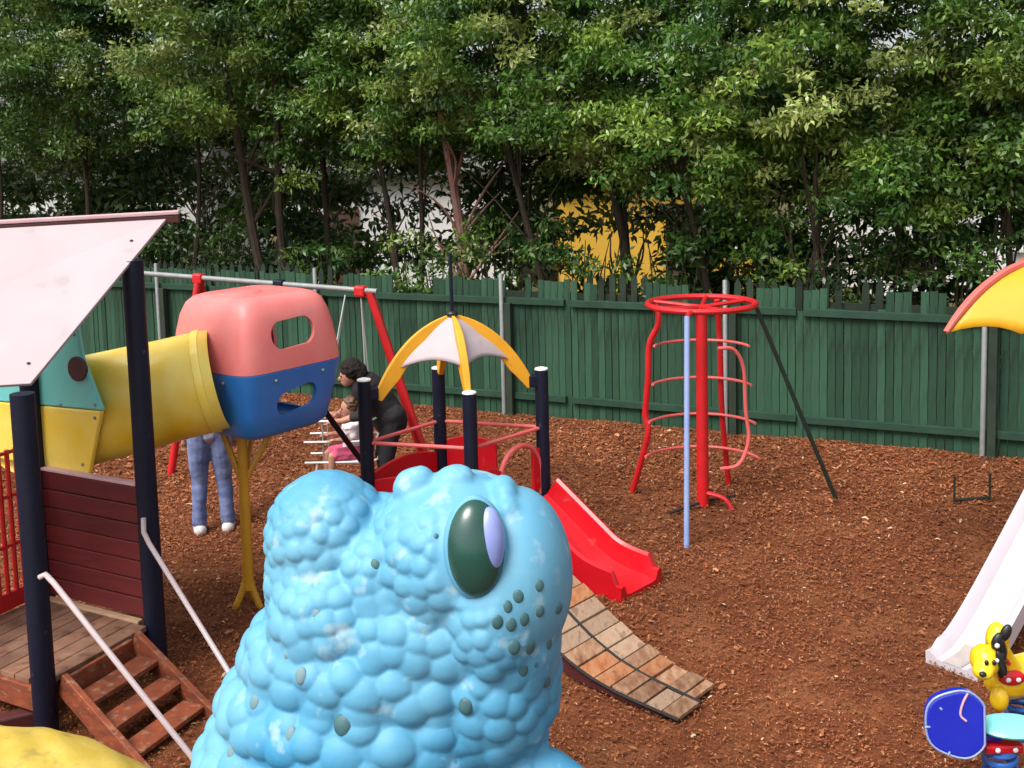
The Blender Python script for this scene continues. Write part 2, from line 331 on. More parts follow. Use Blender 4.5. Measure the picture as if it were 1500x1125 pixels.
house('white_house', 'long low white house behind the dense trees on the left', -17, -7.4, 26, 7, 3.4, 'house_white', 'roof_grey', 1.8, [(-15, 1.6, 1.2, 1.1), (-11.5, 1.6, 1.2, 1.1), (-9, 1.6, 1.0, 1.1)], -13.2)

# ------------------------------------------------------------------ trees
def leaf_cloud(name, clumps, per, parent, size=(.062, .112), dark=1.0, hue=0.0):
    """many leaf-sized rhombs on and in the clumps; tint = the leaf's own green"""
    C = np.array([q[0] for q in clumps]); Rr = np.array([q[1] for q in clumps]); n = len(C)
    w = (Rr / Rr.mean()) ** 2; k = np.maximum(8, (per * w).astype(int)); idx = np.repeat(np.arange(n), k); M = len(idx)
    dr = rng.normal(size=(M, 3)); dr /= np.linalg.norm(dr, axis=1)[:, None]; dr[:, 2] = np.where(dr[:, 2] < -.35, -dr[:, 2] * .6, dr[:, 2])
    rad = Rr[idx] * (rng.random(M) ** .45) * rng.uniform(.85, 1.2, M)
    p = C[idx] + dr * rad[:, None] * np.array([1.05, 1.0, .92])
    az = np.arctan2(dr[:, 1], dr[:, 0]) + rng.normal(0, .9, M); dip = rng.normal(-.25, .75, M)
    u = np.stack([np.cos(az) * np.cos(dip), np.sin(az) * np.cos(dip), np.sin(dip)], 1)
    nrm = dr * .7 + np.array([0, -.1, .45]) + rng.normal(0, .6, (M, 3)); s = np.cross(nrm, u); s /= np.linalg.norm(s, axis=1)[:, None] + 1e-9
    L = rng.uniform(*size, M); Wd = L * rng.uniform(.32, .48, M)
    fold = np.cross(u, s) * (L * .10)[:, None]
    vv = np.stack([p, p + u * (L * .45)[:, None] + s * (Wd / 2)[:, None] + fold, p + u * L[:, None], p + u * (L * .45)[:, None] - s * (Wd / 2)[:, None] + fold], 1).reshape(-1, 3)
    q = np.arange(M * 4).reshape(-1, 4)
    base = np.array([(.078, .172, .024), (.040, .108, .021), (.165, .262, .040), (.300, .360, .105)])
    tone = np.array([q[2] if len(q) > 2 else 0 for q in clumps]); ck = np.where(tone == 0, rng.choice(4, n, p=[.5, .34, .14, .02]), np.where(tone == 1, rng.choice(4, n, p=[.4, .1, .4, .1]), rng.choice(4, n, p=[.12, .03, .45, .40]))); tint = base[ck][idx]
    o = rng.random(M) < .10; tint[o] = base[rng.choice(4, o.sum())]
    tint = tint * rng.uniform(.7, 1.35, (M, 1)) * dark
    me = quick_mesh(name, vv - ORG[parent.name], q, np.repeat(tint, 4, 0), 'leaf')
    return link(name, me, parent)
TREES = 'leafy trees in the row behind the green fence'
def tree(px, off, lean, base_z, top_z, width, label, n_cl=23, per=125, dark=1.0, bark='bark', stems=1, r=.075, name='leafy_tree', depth=1.5, limbs=True):
    k = (px - 750) / 1600; x = (13.70 + off) * k / (1 + .479 * k); y = fy(x) + off
    t = thing(name, label, 'tree', (x, y, -.12), TREES)
    heads = []
    for s in range(stems):
        ln = lean + s * .55 * (1 if lean <= 0 else -1); bx = x + s * .22; p = []
        for i in range(7):
            q = i / 6; p.append(V3(bx + ln * q ** 1.3 + .10 * math.sin(4.5 * q + px), y + .15 * math.sin(3 * q + s) , -.12 + q * (base_z + 1.4)))
        MB().tube(curve(p, 3), list(np.linspace(r * (1 - .25 * s), r * .45, 19)), 8).build('trunk', bark, t, True)
        heads.append(p)
    cl = []; cx = x + lean * .8
    nb = n_cl
    for k_ in range(nb):
        q = (k_ + random.random()) / nb; z = base_z + .35 + (top_z - base_z - .3) * q; a = k_ * 2.4 + random.uniform(-.5, .5)
        wz = width * (.55 + .45 * math.sin(min(1, q * 1.1 + .15) * PI)) * math.sqrt(random.uniform(.25, 1))
        bc = V3(cx + wz * math.cos(a), y + .35 + wz * math.sin(a) * .8, z); br = random.uniform(.42, .85); bh = random.choice((0, 0, 0, 1, 1, 2))
        for _ in range(13):
            dv = rng.normal(size=3); dv /= np.linalg.norm(dv); dv[2] = dv[2] * .95 + .12; dv[1] -= .18
            cl.append((bc + dv * br * V3(1.0, .9, .95) * random.uniform(.55, 1.1), random.uniform(.16, .34), bh))
    if limbs:
        mb = MB(); pick = random.sample(cl, 5)
        for c_, *_ in pick:
            h = heads[random.randrange(len(heads))]; s0 = h[random.choice((3, 4, 4, 5))]
            mid = (s0 + c_) / 2 + V3(random.uniform(-.15, .15), 0, random.uniform(-.05, .25))
            mb.tube(curve([s0, mid, c_], 4), list(np.linspace(r * .30, r * .07, 9)), 5)
        for _ in range(6):
            h = heads[random.randrange(len(heads))]; s0 = h[random.choice((2, 3, 3))]; e = s0 + V3(random.uniform(-1.0, 1.0), random.uniform(-.4, .4), random.uniform(.5, 1.4))
            mb.tube(curve([s0, (s0 + e) / 2 + V3(random.uniform(-.12, .12), 0, .06), e], 4), list(np.linspace(r * .26, r * .07, 9)), 5)
        mb.build('limbs', bark, t, True)
    leaf_cloud('crown', cl, per, t, dark=dark)
    return t
T = [  # pixel column of the foot, metres behind the fence, lean, crown base, top, half width, label
 (-190, 1.6, -.2, 2.9, 6.8, 1.7, 'tree standing outermost at the left end of the row behind the white roof panel'),
 (-20, 2.0, .3, 3.0, 6.9, 1.6, 'tree with dense dark low crown above the left end of the white roof panel'),
 (130, 1.5, -.2, 3.2, 6.7, 1.5, 'tree with dark foliage directly above the right end of the white roof panel'),
 (275, 2.3, .2, 3.4, 7.1, 1.5, 'tree with thin upright trunk just right of the white roof panel ridge'),
 (405, 1.2, -.75, 3.4, 6.9, 1.6, 'tree with two pale leaning trunks above the pink pod'),
 (500, 2.2, -.5, 3.3, 7.0, 1.5, 'slender tree leaning left behind the swing set end'),
 (572, 1.5, -.1, 3.0, 6.9, 1.45, 'tree with straight dark trunk between swing set and umbrella roof'),
 (672, 1.9, -.15, 3.0, 7.1, 1.4, 'tree with pinkish red trunk directly above the white and yellow umbrella roof'),
 (805, 1.3, -.55, 2.9, 6.9, 1.5, 'tree with thin dark trunk leaning left, right of the umbrella roof'),
 (905, 2.0, .15, 2.8, 7.2, 1.5, 'tree with thick dark trunk in front of the yellow house'),
 (1050, 1.5, -.35, 2.3, 6.9, 1.6, 'tree with leaning trunk directly above the red ring climbing tower'),
 (1180, 1.1, .15, 1.75, 7.5, 1.5, 'bright leafy tree whose crown hangs down lowest, right of the red climbing tower'),
 (1345, 1.8, -.2, 2.15, 7.0, 1.5, 'tree with thin trunk left of the yellow canopy'),
 (1490, 1.4, .1, 2.2, 6.9, 1.6, 'tree with dark crown directly above the yellow canopy'),
 (1650, 1.7, .1, 2.0, 6.8, 1.7, 'tree at the right end of the row, trunk outside the picture'),
]
for i, (px, off, lean, bz, tz, wd_, lab) in enumerate(T):
    tree(px, off, lean, bz, tz, wd_, lab, bark='bark_red' if px == 672 else 'bark', stems=2 if px in (405, 572, 905) else 1, r=.10 if px in (672, 905, 405) else .06, dark={-190: .8, -20: .8, 130: .8, 275: .85, 405: .85, 905: .8, 1050: 1.25, 1180: 1.3, 805: 1.1, 1490: .8}.get(px, 1.0))
# a second, darker row deeper in: one mass of foliage nobody could count
holder = link('far_foliage', None); bpy.data.objects.remove(holder)
cl = []
for i in range(760):
    x = random.uniform(-11, 11); y = fy(x) + random.uniform(3.4, 5.4); z = random.choice((random.uniform(3.2, 8.0), random.uniform(2.5, 4.2), random.uniform(0.2, 2.6)))
    if .9 < z < 2.9 and (-2.9 < x < -.6 or 1.05 < x < 1.8 or 2.45 < x < 2.75 or 6.2 < x < 7.0) and random.random() < .68: continue
    if 2.4 < z < 4.4 and x < -2.9 and random.random() < .25: continue
    if z < 4 and x < -3: z = random.uniform(.5, 5)
    if z > 3.9 and random.random() < .8: continue
    cl.append((V3(x, y, z), random.uniform(.40, .75)))
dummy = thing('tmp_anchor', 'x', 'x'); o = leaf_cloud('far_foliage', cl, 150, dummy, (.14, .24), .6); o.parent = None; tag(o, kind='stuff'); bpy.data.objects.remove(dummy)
# shrubs rising behind the fence
for px, off, h, lab in [(250, .8, 2.2, 'dark shrub peeking over the fence beside the white roof panel'), (330, .9, 2.3, 'dark shrub behind the fence above the pink pod'),
                        (455, .8, 2.0, 'shrub behind the fence by the first visible grey post'), (620, .8, 2.15, 'leafy shrub behind the fence left of the umbrella mast'),
                        (735, .9, 2.4, 'yellow green shrub behind the fence right of the umbrella mast'), (850, .8, 2.0, 'low shrub behind the fence below the yellow house'),
                        (990, .9, 2.1, 'low shrub behind the fence beside the red ring'), (1165, 1.0, 2.4, 'yellow green shrub behind the back pickets right of the red ring'),
                        (1270, .9, 2.2, 'dark shrub behind the fence below the hanging crown'), (1420, .9, 2.5, 'shrub behind the fence directly left of the yellow canopy')]:
    k = (px - 750) / 1600; x = (13.70 + off) * k / (1 + .479 * k); y = fy(x) + off + .3
    t = thing('shrub', lab, 'shrub', (x, y, -.12), 'shrubs behind the green fence')
    mb = MB()
    for _ in range(9):
        e = V3(x + random.uniform(-.6, .6), y + random.uniform(-.2, .3), h * random.uniform(.75, 1.1)); mb.tube(curve([V3(x + random.uniform(-.15, .15), y, -.12), (V3(x, y, 0) + e) / 2 + V3(random.uniform(-.1, .1), 0, .1), e], 4), list(np.linspace(.022, .006, 9)), 5)
    mb.build('stems', 'bark', t, True)
    leaf_cloud('foliage', [(V3(x + random.gauss(0, .38), y + random.gauss(0, .18), random.uniform(.9, h)), random.uniform(.16, .30)) for _ in range(20)], 55, t, (.07, .12), dark=.42 if 'dark' in lab else .85)

# ------------------------------------------------------------------ fences
fence = thing('green_fence', 'tall green painted board fence along the back of the playground', 'fence', (0, 13.7, 0))
RZ = math.atan2(FD[1], FD[0]); P0 = V3(-8.6, fy(-8.6), 0)
raised = [(-9, -5.6), (-5.57, -2.75), (-2.31, -1.58), (-1.02, -.09), (.17, 1.0), (1.61, 2.08), (2.78, 3.5), (4.04, 4.6), (5.4, 6.2)]
variants = []
for k in range(6):
    b = MB(); h = 1.52 + random.uniform(-.02, .02); b.box((0, 0, h / 2), (.083 + random.uniform(-.004, .004), .02, h)); variants.append(mesh_from('board', b.v, b.f, MT['fence']))
s = 0.0; n = 0
while s < 18.4:
    p = P0 + FD * s; hi = any(a_ < p[0] < b_ for a_, b_ in raised)
    zs = (1.75 + random.uniform(-.018, .015)) / 1.52 if hi and random.random() > .04 else 1 + random.uniform(-.012, .012)
    p = p + FN * (random.uniform(0, .012) + .035)
    piece('board', variants[n % 6], fence, (p[0], p[1], -.03), RZ + random.gauss(0, .012), (1, 1, zs)); n += 1; s += .0885
for z in (.24, 1.46):
    for k in range(7):
        a_, b_ = P0 + FD * (k * 2.83 - 1.05 + .05 + 0), P0 + FD * (k * 2.83 - 1.05 + 2.80)
        MB().beam(a_ + V3(0, 0, z + random.uniform(-.008, .008)), b_ + V3(0, 0, z + random.uniform(-.008, .008)), .05, .085).build('rail', 'fence_rail', fence, bevel=.006)
post_me = None
for x in (-7.75, -5.27, -2.69, -.12, 2.47, 4.95, 7.45):
    p = V3(x, fy(x), 0) - FN * .065
    mb = MB(); mb.tube([V3(0, 0, -.1), V3(0, 0, 1.80), V3(0, 0, 1.815)], [.028, .028, .018], 12)
    if post_me is None: post_me = mesh_from('post', mb.v, mb.f, MT['steel'], True)
    piece('post', post_me, fence, p)
    MB().box(p + FN * .015 + FD * .085 + V3(0, 0, .72), (.085, .075, 1.44), (FD, FN, V3(0, 0, 1))).build('timber_post', 'fence_dark', fence, bevel=.006)
pick = thing('picket_fence', 'dark weathered picket fence standing close behind the green board fence', 'fence', (0, 14.3, 0))
b = MB(); b.prism([(-.04, 0, 0), (.04, 0, 0), (.04, 0, 1.79), (0, 0, 1.87), (-.04, 0, 1.79)], (0, .02, 0)); pme = mesh_from('picket', b.v, b.f, MT['fence_dark'])
s = 0
while s < 18.4:
    p = V3(-8.6, fy(-8.6), 0) + FN * .62 + FD * s
    if random.random() > .06 and (.9 < p[0] < 1.75 or 2.5 < p[0] < 4.3 or -6.2 < p[0] < -2.6): piece('picket', pme, pick, (p[0], p[1], -.12 + random.uniform(-.02, .05)), RZ + random.gauss(0, .02))
    s += .148 + random.uniform(-.008, .008)
for z in (.5, 1.45): MB().beam(P0 + FN * .67 + V3(0, 0, z), P0 + FN * .67 + FD * 18.4 + V3(0, 0, z), .04, .08).build('rail', 'fence_dark', pick)

# ------------------------------------------------------------------ the roofed tower on the left
tower = thing('play_tower', 'play tower with navy posts, white roof panel, maroon wall and timber steps', 'play tower', (-3.1, 6.8, 0))
A, B = V3(-2.82, 6.14, 0), V3(-2.43, 6.96, 0); e1 = unit(B - A); e2 = V3(-.88, .475, 0); e2 = unit(e2); DP = 1.07
Lc, Fc = A + e2 * DP, B + e2 * DP; DZ = .33
for p, h in ((A, 2.07), (B, 2.74), (Lc, 2.05), (Fc, 2.66)):
    MB().tube([p + V3(0, 0, -.06), p + V3(0, 0, h)], .068, 24).build('post', 'navy', tower, True)
TR, BR, BL, TL = V3(-2.27, 7.2, 2.97), V3(-2.79, 6.2, 2.10), V3(-4.45, 5.99, 2.09), V3(-4.2, 6.82, 2.93)
nr = unit(np.cross(BR - BL, TR - BR))
MB().prism([BL, BR + unit(BL - BR) * .0, TR, TL], nr * .024).build('roof_panel', 'white_board', tower, bevel=.004)
rd = unit(TR - TL); MB().beam(TL - rd * .1 + V3(0, .03, .012), TR + rd * .075 + V3(0, .03, .012), .075, .05).build('ridge_beam', 'maroon_dark', tower, bevel=.006)
MB().beam(TL - rd * .1 + V3(0, .03, .054), TR + rd * .075 + V3(0, .03, .054), .085, .026).build('ridge_cap', 'pale_pink', tower, bevel=.006)
sc_ = MB()
for u_, w_ in ((.12, .08), (.12, .5), (.12, .9), (.9, .08), (.9, .5)):
    q = BL + (BR - BL) * (1 - w_ * .8) + (TR - BR) * u_ * .95; sc_.ell(q + nr * .026, (.012, .012, .007), 8, 6)
sc_.build('screw', 'maroon_dark', tower)
zz = DZ + .02; hh = .128
for k in range(7):
    a_, b_ = B + e2 * .075, B + e2 * (DP - .075); j = random.uniform(-.004, .004)
    MB().box((a_ + b_) / 2 + V3(0, 0, zz + hh / 2) + FN * j, (np.linalg.norm(b_ - a_), .032, hh - .009), (e2, np.cross(V3(0, 0, 1), e2), V3(0, 0, 1))).build('plank', 'maroon', tower, bevel=.005); zz += hh
MB().box(B + e2 * DP / 2 + V3(0, 0, zz + .012), (DP - .15, .055, .02), (e2, np.cross(V3(0, 0, 1), e2), V3(0, 0, 1))).build('top_rail', 'pale_pink', tower, bevel=.004)
for k in range(8):                                              # deck boards run parallel to the steps
    c_ = A + e1 * .455 + e2 * (.066 + k * .134); MB().box(c_ + V3(0, 0, DZ - .017), (.90 if 0 < k < 7 else .76, .127, .034), (e1, e2, V3(0, 0, 1))).build('deck_board', 'deck', tower, bevel=.004)
MB().box(B + e2 * DP / 2 - e1 * .05 + V3(0, 0, DZ + .006), (DP - .16, .05, .02), (e2, e1, V3(0, 0, 1))).build('kick_board', 'pale_wood', tower, bevel=.004)
for p, q in ((A, Lc), (Lc, Fc), (Fc, B)):
    d_ = unit(q - p); MB().beam(p + d_ * .08 + V3(0, 0, DZ - .11), q - d_ * .08 + V3(0, 0, DZ - .11), .035, .15).build('fascia', 'redwood', tower, bevel=.004)
# barred red barrier on the far left side
g_ = MB(); d_ = unit(Lc - Fc)
for z in (.42, .78, 1.12, 1.42): MB().tube([Fc + d_ * .05 + V3(0, 0, z), Lc - d_ * .05 + V3(0, 0, z)], .014, 8).build('crossbar', 'red', tower, True)
for k in range(12): MB().tube([Fc + d_ * (.09 + k * .07) + V3(0, 0, .40), Fc + d_ * (.09 + k * .07) + V3(0, 0, 1.44)], .017 if k else .032, 8).build('bar', 'red', tower, True)
MB().box(Fc + d_ * .45 + V3(0, 0, .40), (.74, .03, .12), (d_, np.cross(V3(0, 0, 1), d_), V3(0, 0, 1))).build('bottom_panel', 'red', tower, bevel=.008)
# steps
tl, tr = V3(-2.74, 6.19, DZ), V3(-2.50, 6.75, DZ); sd_ = unit(V3(.80, -.60, 0)); RUN = .86
st = MB(); steps = MB().beam(tl + V3(0, 0, -.09) + e1 * .03, tr + V3(0, 0, -.09) - e1 * .02, .03, .16).build('stairs', 'redwood', tower, bevel=.004, label='orange brown timber steps with open treads')
for q in (tl, tr):
    MB().beam(q + V3(0, 0, -.02) + sd_ * .02, q + sd_ * RUN + V3(0, 0, -.37), .04, .15).build('stringer', 'redwood', steps, bevel=.005)
for k in range(3):
    o_ = sd_ * (.19 + k * .22) + V3(0, 0, -.095 - k * .085); MB().beam(tl + o_ + e1 * .025, tr + o_ - e1 * .025, .17, .03).build('tread', 'redwood', steps, bevel=.004)
for pts in ([A + V3(.06, -.08, 1.01), A + V3(.10, -.09, 1.03), A + V3(.16, -.12, .985), V3(-1.82, 5.66, .13), V3(-1.70, 5.60, -.03)],
            [B + V3(.0, -.09, 1.07), B + V3(.0, -.10, .98), B + V3(.035, -.115, .91), V3(-1.83, 6.40, .30), V3(-1.52, 6.14, -.03)]):
    MB().tube(pts[:1] + curve(pts[1:3], 3) + pts[3:], .0165, 10).build('handrail', 'rail_white', tower, True)
MB().beam(V3(-3.9, 5.75, .06), V3(-2.86, 6.28, .06), .10, .13).build('timber_sleeper', 'maroon_dark', None, bevel=.012)
tag(bpy.data.objects['timber_sleeper'], 'dark timber sleeper on the bark at the foot of the navy corner post', 'sleeper')

# ------------------------------------------------------------------ crawl tunnel and pod
tun = thing('crawl_tunnel', 'yellow crawl tube leading to a pink and blue pod on an ochre pole', 'crawl tunnel', (-2.06, 7.98, 0))
PC = V3(-1.925, 8.05, 0); n1, n2 = V3(-.62, -.785, 0), V3(.785, -.62, 0)
def pod_shell(levels):
    mb = MB(); K = 40; V = []; F = []
    for z, h in levels:
        for k in range(K):
            a = 2 * PI * k / K; c_, s_ = math.cos(a), math.sin(a); ex = .31
            r_ = h * np.sign(c_) * abs(c_) ** ex, h * np.sign(s_) * abs(s_) ** ex
            V.append(PC + n1 * r_[0] + n2 * r_[1] + V3(0, 0, z))
    for i in range(len(levels) - 1):
        for k in range(K): l = (k + 1) % K; F.append((i * K + k, i * K + l, (i + 1) * K + l, (i + 1) * K + k))
    return V, F, K
def stadium(c_, w, h, tilt, nrm, length):
    x = unit(np.cross(V3(0, 0, 1), nrm)); z = V3(0, 0, 1); x, z = x * math.cos(tilt) + z * math.sin(tilt), z * math.cos(tilt) - x * math.sin(tilt); P = []
    for k in range(24):
        a = 2 * PI * k / 24; P.append(c_ + x * (math.copysign(w / 2 - h / 2, math.cos(a)) + h / 2 * math.cos(a)) + z * h / 2 * math.sin(a) - nrm * length / 2)
    return MB().prism(P, nrm * length)
def pod_cuts(c_): return c_.box(PC - n1 * .44 + V3(0, 0, 1.86), (.66, .34, .84), (n2, n1, V3(0, 0, 1)))     # window + exit opening on the far side
def shell_part(name, levels, material, cutter, cap_top=None, cap_bot=None):
    V, F, K = pod_shell(levels)
    if cap_top: F.append(tuple((len(levels) - 1) * K + k for k in range(K)))
    if cap_bot: F.append(tuple(reversed(range(K))))
    mb = MB(); mb.add(V, F); cm = mesh_from('cut', cutter.v, cutter.f, None); co_ = bpy.data.objects.new('cut', cm); COL.objects.link(co_)
    bm = bmesh.new(); bm.from_mesh(cm); bmesh.ops.recalc_face_normals(bm, faces=bm.faces); bm.to_mesh(cm); bm.free()
    me = baked(mb, [('SOLIDIFY', dict(thickness=.03, offset=-1)), ('BOOLEAN', dict(object=co_, operation='DIFFERENCE', solver='EXACT'))])
    bpy.data.objects.remove(co_); setco(me, coords(me) - ORG[tun.name].astype(np.float32)); me.name = name; me.materials.clear(); me.materials.append(MT[material])
    me.polygons.foreach_set('use_smooth', [True] * len(me.polygons)); me.set_sharp_from_angle(angle=math.radians(38)); me.update()
    return link(name, me, tun)
up_lv = [(1.865, .478), (1.95, .474), (2.12, .450), (2.24, .425), (2.325, .39), (2.368, .345), (2.385, .29), (2.375, .20)]
lo_lv = [(1.355, .28), (1.37, .34), (1.41, .385), (1.55, .420), (1.72, .456), (1.858, .483)]
shell_part('pod_upper_shell', up_lv, 'pink', pod_cuts(stadium(PC + V3(0, 0, 2.115) + n1 * .02 + n2 * .45, .40, .205, .04, n2, .4)), cap_top=True)
shell_part('pod_lower_shell', lo_lv, 'blue', pod_cuts(stadium(PC + V3(0, 0, 1.625) + n2 * .45, .37, .18, .16, n2, .4)), cap_bot=True)
hump = MB(); hump.ell(PC + n1 * .10 - n2 * .05 + V3(0, 0, 2.37), (.20, .16, .030), 20, 8, (n1, n2, V3(0, 0, 1))); hump.build('top_boss', 'pink', tun, True)
TLp, TRp = V3(-3.45, 7.54, 1.54), V3(-2.16, 7.74, 1.79); td = unit(TRp - TLp)
wn = unit(V3(.475, .88, 0)); wq = lambda t_, z: B + e2 * t_ + wn * .06 + V3(0, 0, z)
mb = MB(); mb.tube([TLp, TLp + td * 1.0, TRp + td * .04], [.395, .370, .366], 48, caps=False)
for k in range(48): mb.v[k] = mb.v[k] + td * (((wq(.5, 0) + wn * .012 - mb.v[k]) @ wn) / (td @ wn))
mb.build('tube', 'yellow', tun, True, solid=.012)
MB().tube([TRp - td * .085, TRp - td * .08, TRp - td * .03, TRp - td * .025], [.366, .377, .377, .366], 48, caps=False).build('tube_collar', 'yellow', tun, True, sharp=30)
# flange in the tower wall: teal upper plate with a dark port, yellow lower plate
MB().prism([wq(.40, 1.715), wq(.56, 2.06), wq(.60, 2.36), wq(1.75, 2.44), wq(1.75, 1.675)], -wn * .035).build('teal_plate', 'teal', tun, bevel=.01)
MB().prism([wq(.41, 1.71), wq(1.75, 1.67), wq(1.75, 1.26), wq(.57, 1.26)], -wn * .035).build('yellow_plate', 'yellow', tun, bevel=.01)
q = wq(.60, 1.985) - wn * .036; MB().tube([q - wn * .015, q + wn * .01], .085, 24).build('port_cap', 'dark_hole', tun, True)
for t_, z in ((.46, 1.75), (.62, 2.22), (.47, 1.66), (.62, 1.32), (.80, 1.72)):
    q = wq(t_, z) - wn * .036; MB().ell(q, (.013, .008, .013), 10, 6, (e2, wn, V3(0, 0, 1))).build('bolt', 'steel', tun, True)
for a_ in range(8):
    f_ = (n1, n2, -n1, -n2)[a_ // 2]; g_ = np.cross(V3(0, 0, 1), f_); q = PC + f_ * .478 + g_ * (.22 if a_ % 2 else -.22) + V3(0, 0, 1.80)
    MB().ell(q, (.013, .013, .013), 10, 6).build('bolt', 'steel', tun, True)
sp = V3(-2.06, 7.98, 0)
MB().tube([sp + V3(0, 0, .12), sp + V3(.005, 0, .95), sp + V3(.01, 0, 1.38)], [.044, .040, .036], 12).build('support_pole', 'yellow_pole', tun, True)
for dx, dy in ((-.16, .02), (.26, .08), (.05, .25)): MB().tube(curve([sp + V3(0, 0, .93), sp + V3(dx * .25, dy * .25, 1.05), sp + V3(dx, dy, 1.40)], 4), .024, 8).build('branch', 'yellow_pole', tun, True)
for dx, dy in ((-.10, -.04), (.09, -.03), (.0, .12)): MB().tube(curve([sp + V3(0, 0, .26), sp + V3(dx * .4, dy * .4, .12), sp + V3(dx, dy, -.02)], 4), .026, 8).build('foot', 'yellow_pole', tun, True)
MB().tube([V3(-1.52, 8.42, 1.40), V3(-1.18, 10.2, -.02)], .024, 8).build('brace', 'navy', tun, True)

# ------------------------------------------------------------------ swing set
sw = thing('swing_set', 'red swing frame with a long grey top bar behind the pod', 'swing set', (-2.6, 11.2, 0))
bl, br_ = V3(-4.35, 11.95, 2.15), V3(-1.36, 10.6, 2.03)
bat = lambda t_: bl + (br_ - bl) * t_
MB().tube([bl, br_ + unit(br_ - bl) * .04], .028, 12).build('top_bar', 'steel', sw, True)
def hanger(q, m_): MB().box(q - V3(0, 0, .01), (.12, .09, .11), (unit(br_ - bl), FN, V3(0, 0, 1))).build('bracket', m_, sw, bevel=.02)
hanger(bat(.345), 'red'); hanger(bat(.955), 'red'); hanger(bat(.66), 'navy')
for q, foots in ((bat(.345), [(-3.72, 11.4), (-3.3, 12.9)]), (bat(.985), [(-1.02, 11.75), (-.78, 10.55)])):
    for fx, fy_ in foots: MB().tube([q + V3(0, 0, -.01), V3(fx, fy_, -.05)], .042, 12).build('leg', 'red', sw, True)
seat = thing('toddler_swing', 'white tubular toddler swing carrying the small child', 'swing', (-1.62, 10.3, .42))
SX, SY, SZ = -1.60, 10.30, .46
for z, w_ in ((SZ + .0, .30), (SZ + .20, .30), (SZ + .40, .28)):
    MB().tube(curve([V3(SX - w_ - .12, SY - .16, z), V3(SX + .18, SY - .16, z), V3(SX + .26, SY, z), V3(SX + .18, SY + .16, z), V3(SX - w_ - .12, SY + .16, z)], 4), .011, 6).build('frame_hoop', 'white_paint', seat, True)
MB().box((SX, SY, SZ - .015), (.34, .26, .03)).build('seat_board', 'white_paint', seat, bevel=.01)
MB().tube([V3(SX - .30, SY - .15, SZ), V3(SX - .34, SY - .15, SZ - .22), V3(SX - .02, SY - .15, SZ - .22), V3(SX + .2, SY - .15, SZ - .2)], .012, 6).build('foot_bar', 'white_paint', seat, True)
for dx, dy in ((-.24, -.15), (.2, -.15), (-.24, .15), (.2, .15)):
    top = bat(.955 if dx > 0 else .90); MB().tube([top + V3(0, 0, -.06), V3(SX + dx, SY + dy, SZ + .40), V3(SX + dx, SY + dy, SZ)], .009, 6).build('chain', 'chain', seat, True)

# ------------------------------------------------------------------ people
def folds(amp, freq):
    def f(me):
        me.update(); c_ = coords(me); n_ = np.empty(len(c_) * 3, np.float32); me.vertices.foreach_get('normal', n_); n_ = n_.reshape(-1, 3)
        h = np.array([noise.noise(Vector((p[0] * freq, p[1] * freq, p[2] * freq * 1.9))) + .5 * noise.noise(Vector((p[0] * freq * 2 + 3, p[1] * freq * 2, p[2] * freq * 4))) for p in c_])
        setco(me, c_ + n_ * (h * amp)[:, None])
    return f
def P_(o, s=1.0, rz=0.0):
    c_, s_ = math.cos(rz), math.sin(rz)
    return lambda x, y, z: V3(o[0] + s * (x * c_ - y * s_), o[1] + s * (x * s_ + y * c_), o[2] + s * z)
def hand(mb, w, d, side, k):
    """palm, four fingers and a thumb continuing a forearm that ends at w and points along d"""
    d = unit(d); x = unit(np.cross(d, V3(0, 0, 1)) if abs(d[2]) < .9 else V3(1, 0, 0)); n_ = np.cross(x, d)
    mb.capsule(w, .026 * k, w + d * .07 * k, .034 * k)
    for i, l in enumerate((.062, .074, .068, .052)):
        b0 = w + d * .085 * k + x * (i - 1.5) * .021 * k; b1 = b0 + d * l * .55 * k + n_ * .006 * k; b2 = b1 + (d * .8 - n_ * .5) * l * .5 * k
        mb.chain([b0, b1, b2], [.0095 * k, .009 * k, .0075 * k], 8)
    t0 = w + d * .03 * k + x * side * .026 * k; mb.chain([t0, t0 + (d * .6 + x * side * .8) * .04 * k, t0 + (d * .95 + x * side * .75) * .068 * k], [.012 * k, .011 * k, .009 * k], 8)
def head(mb, c_, r, look):
    look = unit(look); x = unit(np.cross(look, V3(0, 0, 1))); z = V3(0, 0, 1)
    mb.ell(c_, (r * .80, r * .98, r * 1.12), 18, 12, (x, look, z)); mb.ell(c_ + look * r * .25 - z * r * .55, (r * .58, r * .62, r * .60), 14, 10, (x, look, z))
    mb.ell(c_ + look * r * .98 - z * r * .22, (r * .13, r * .22, r * .22), 8, 6, (x, look, z))
    for s_ in (-1, 1): mb.ell(c_ + x * s_ * r * .82 - z * r * .12, (r * .10, r * .2, r * .27), 8, 6, (x, look, z))
def face(parent, c_, r, look):
    look = unit(look); x = unit(np.cross(look, V3(0, 0, 1))); e = MB()
    for s_ in (-1, 1): e.ell(c_ + look * r * .90 + x * s_ * r * .34 + V3(0, 0, r * .02), (r * .11, r * .09, r * .08), 8, 6, (x, look, V3(0, 0, 1)))
    e.build('eyes', 'hair', parent, True)
    MB().ell(c_ + look * r * .84 - V3(0, 0, r * .62), (r * .24, r * .06, r * .06), 8, 6, (x, look, V3(0, 0, 1))).build('mouth', 'pink_cloth', parent, True)
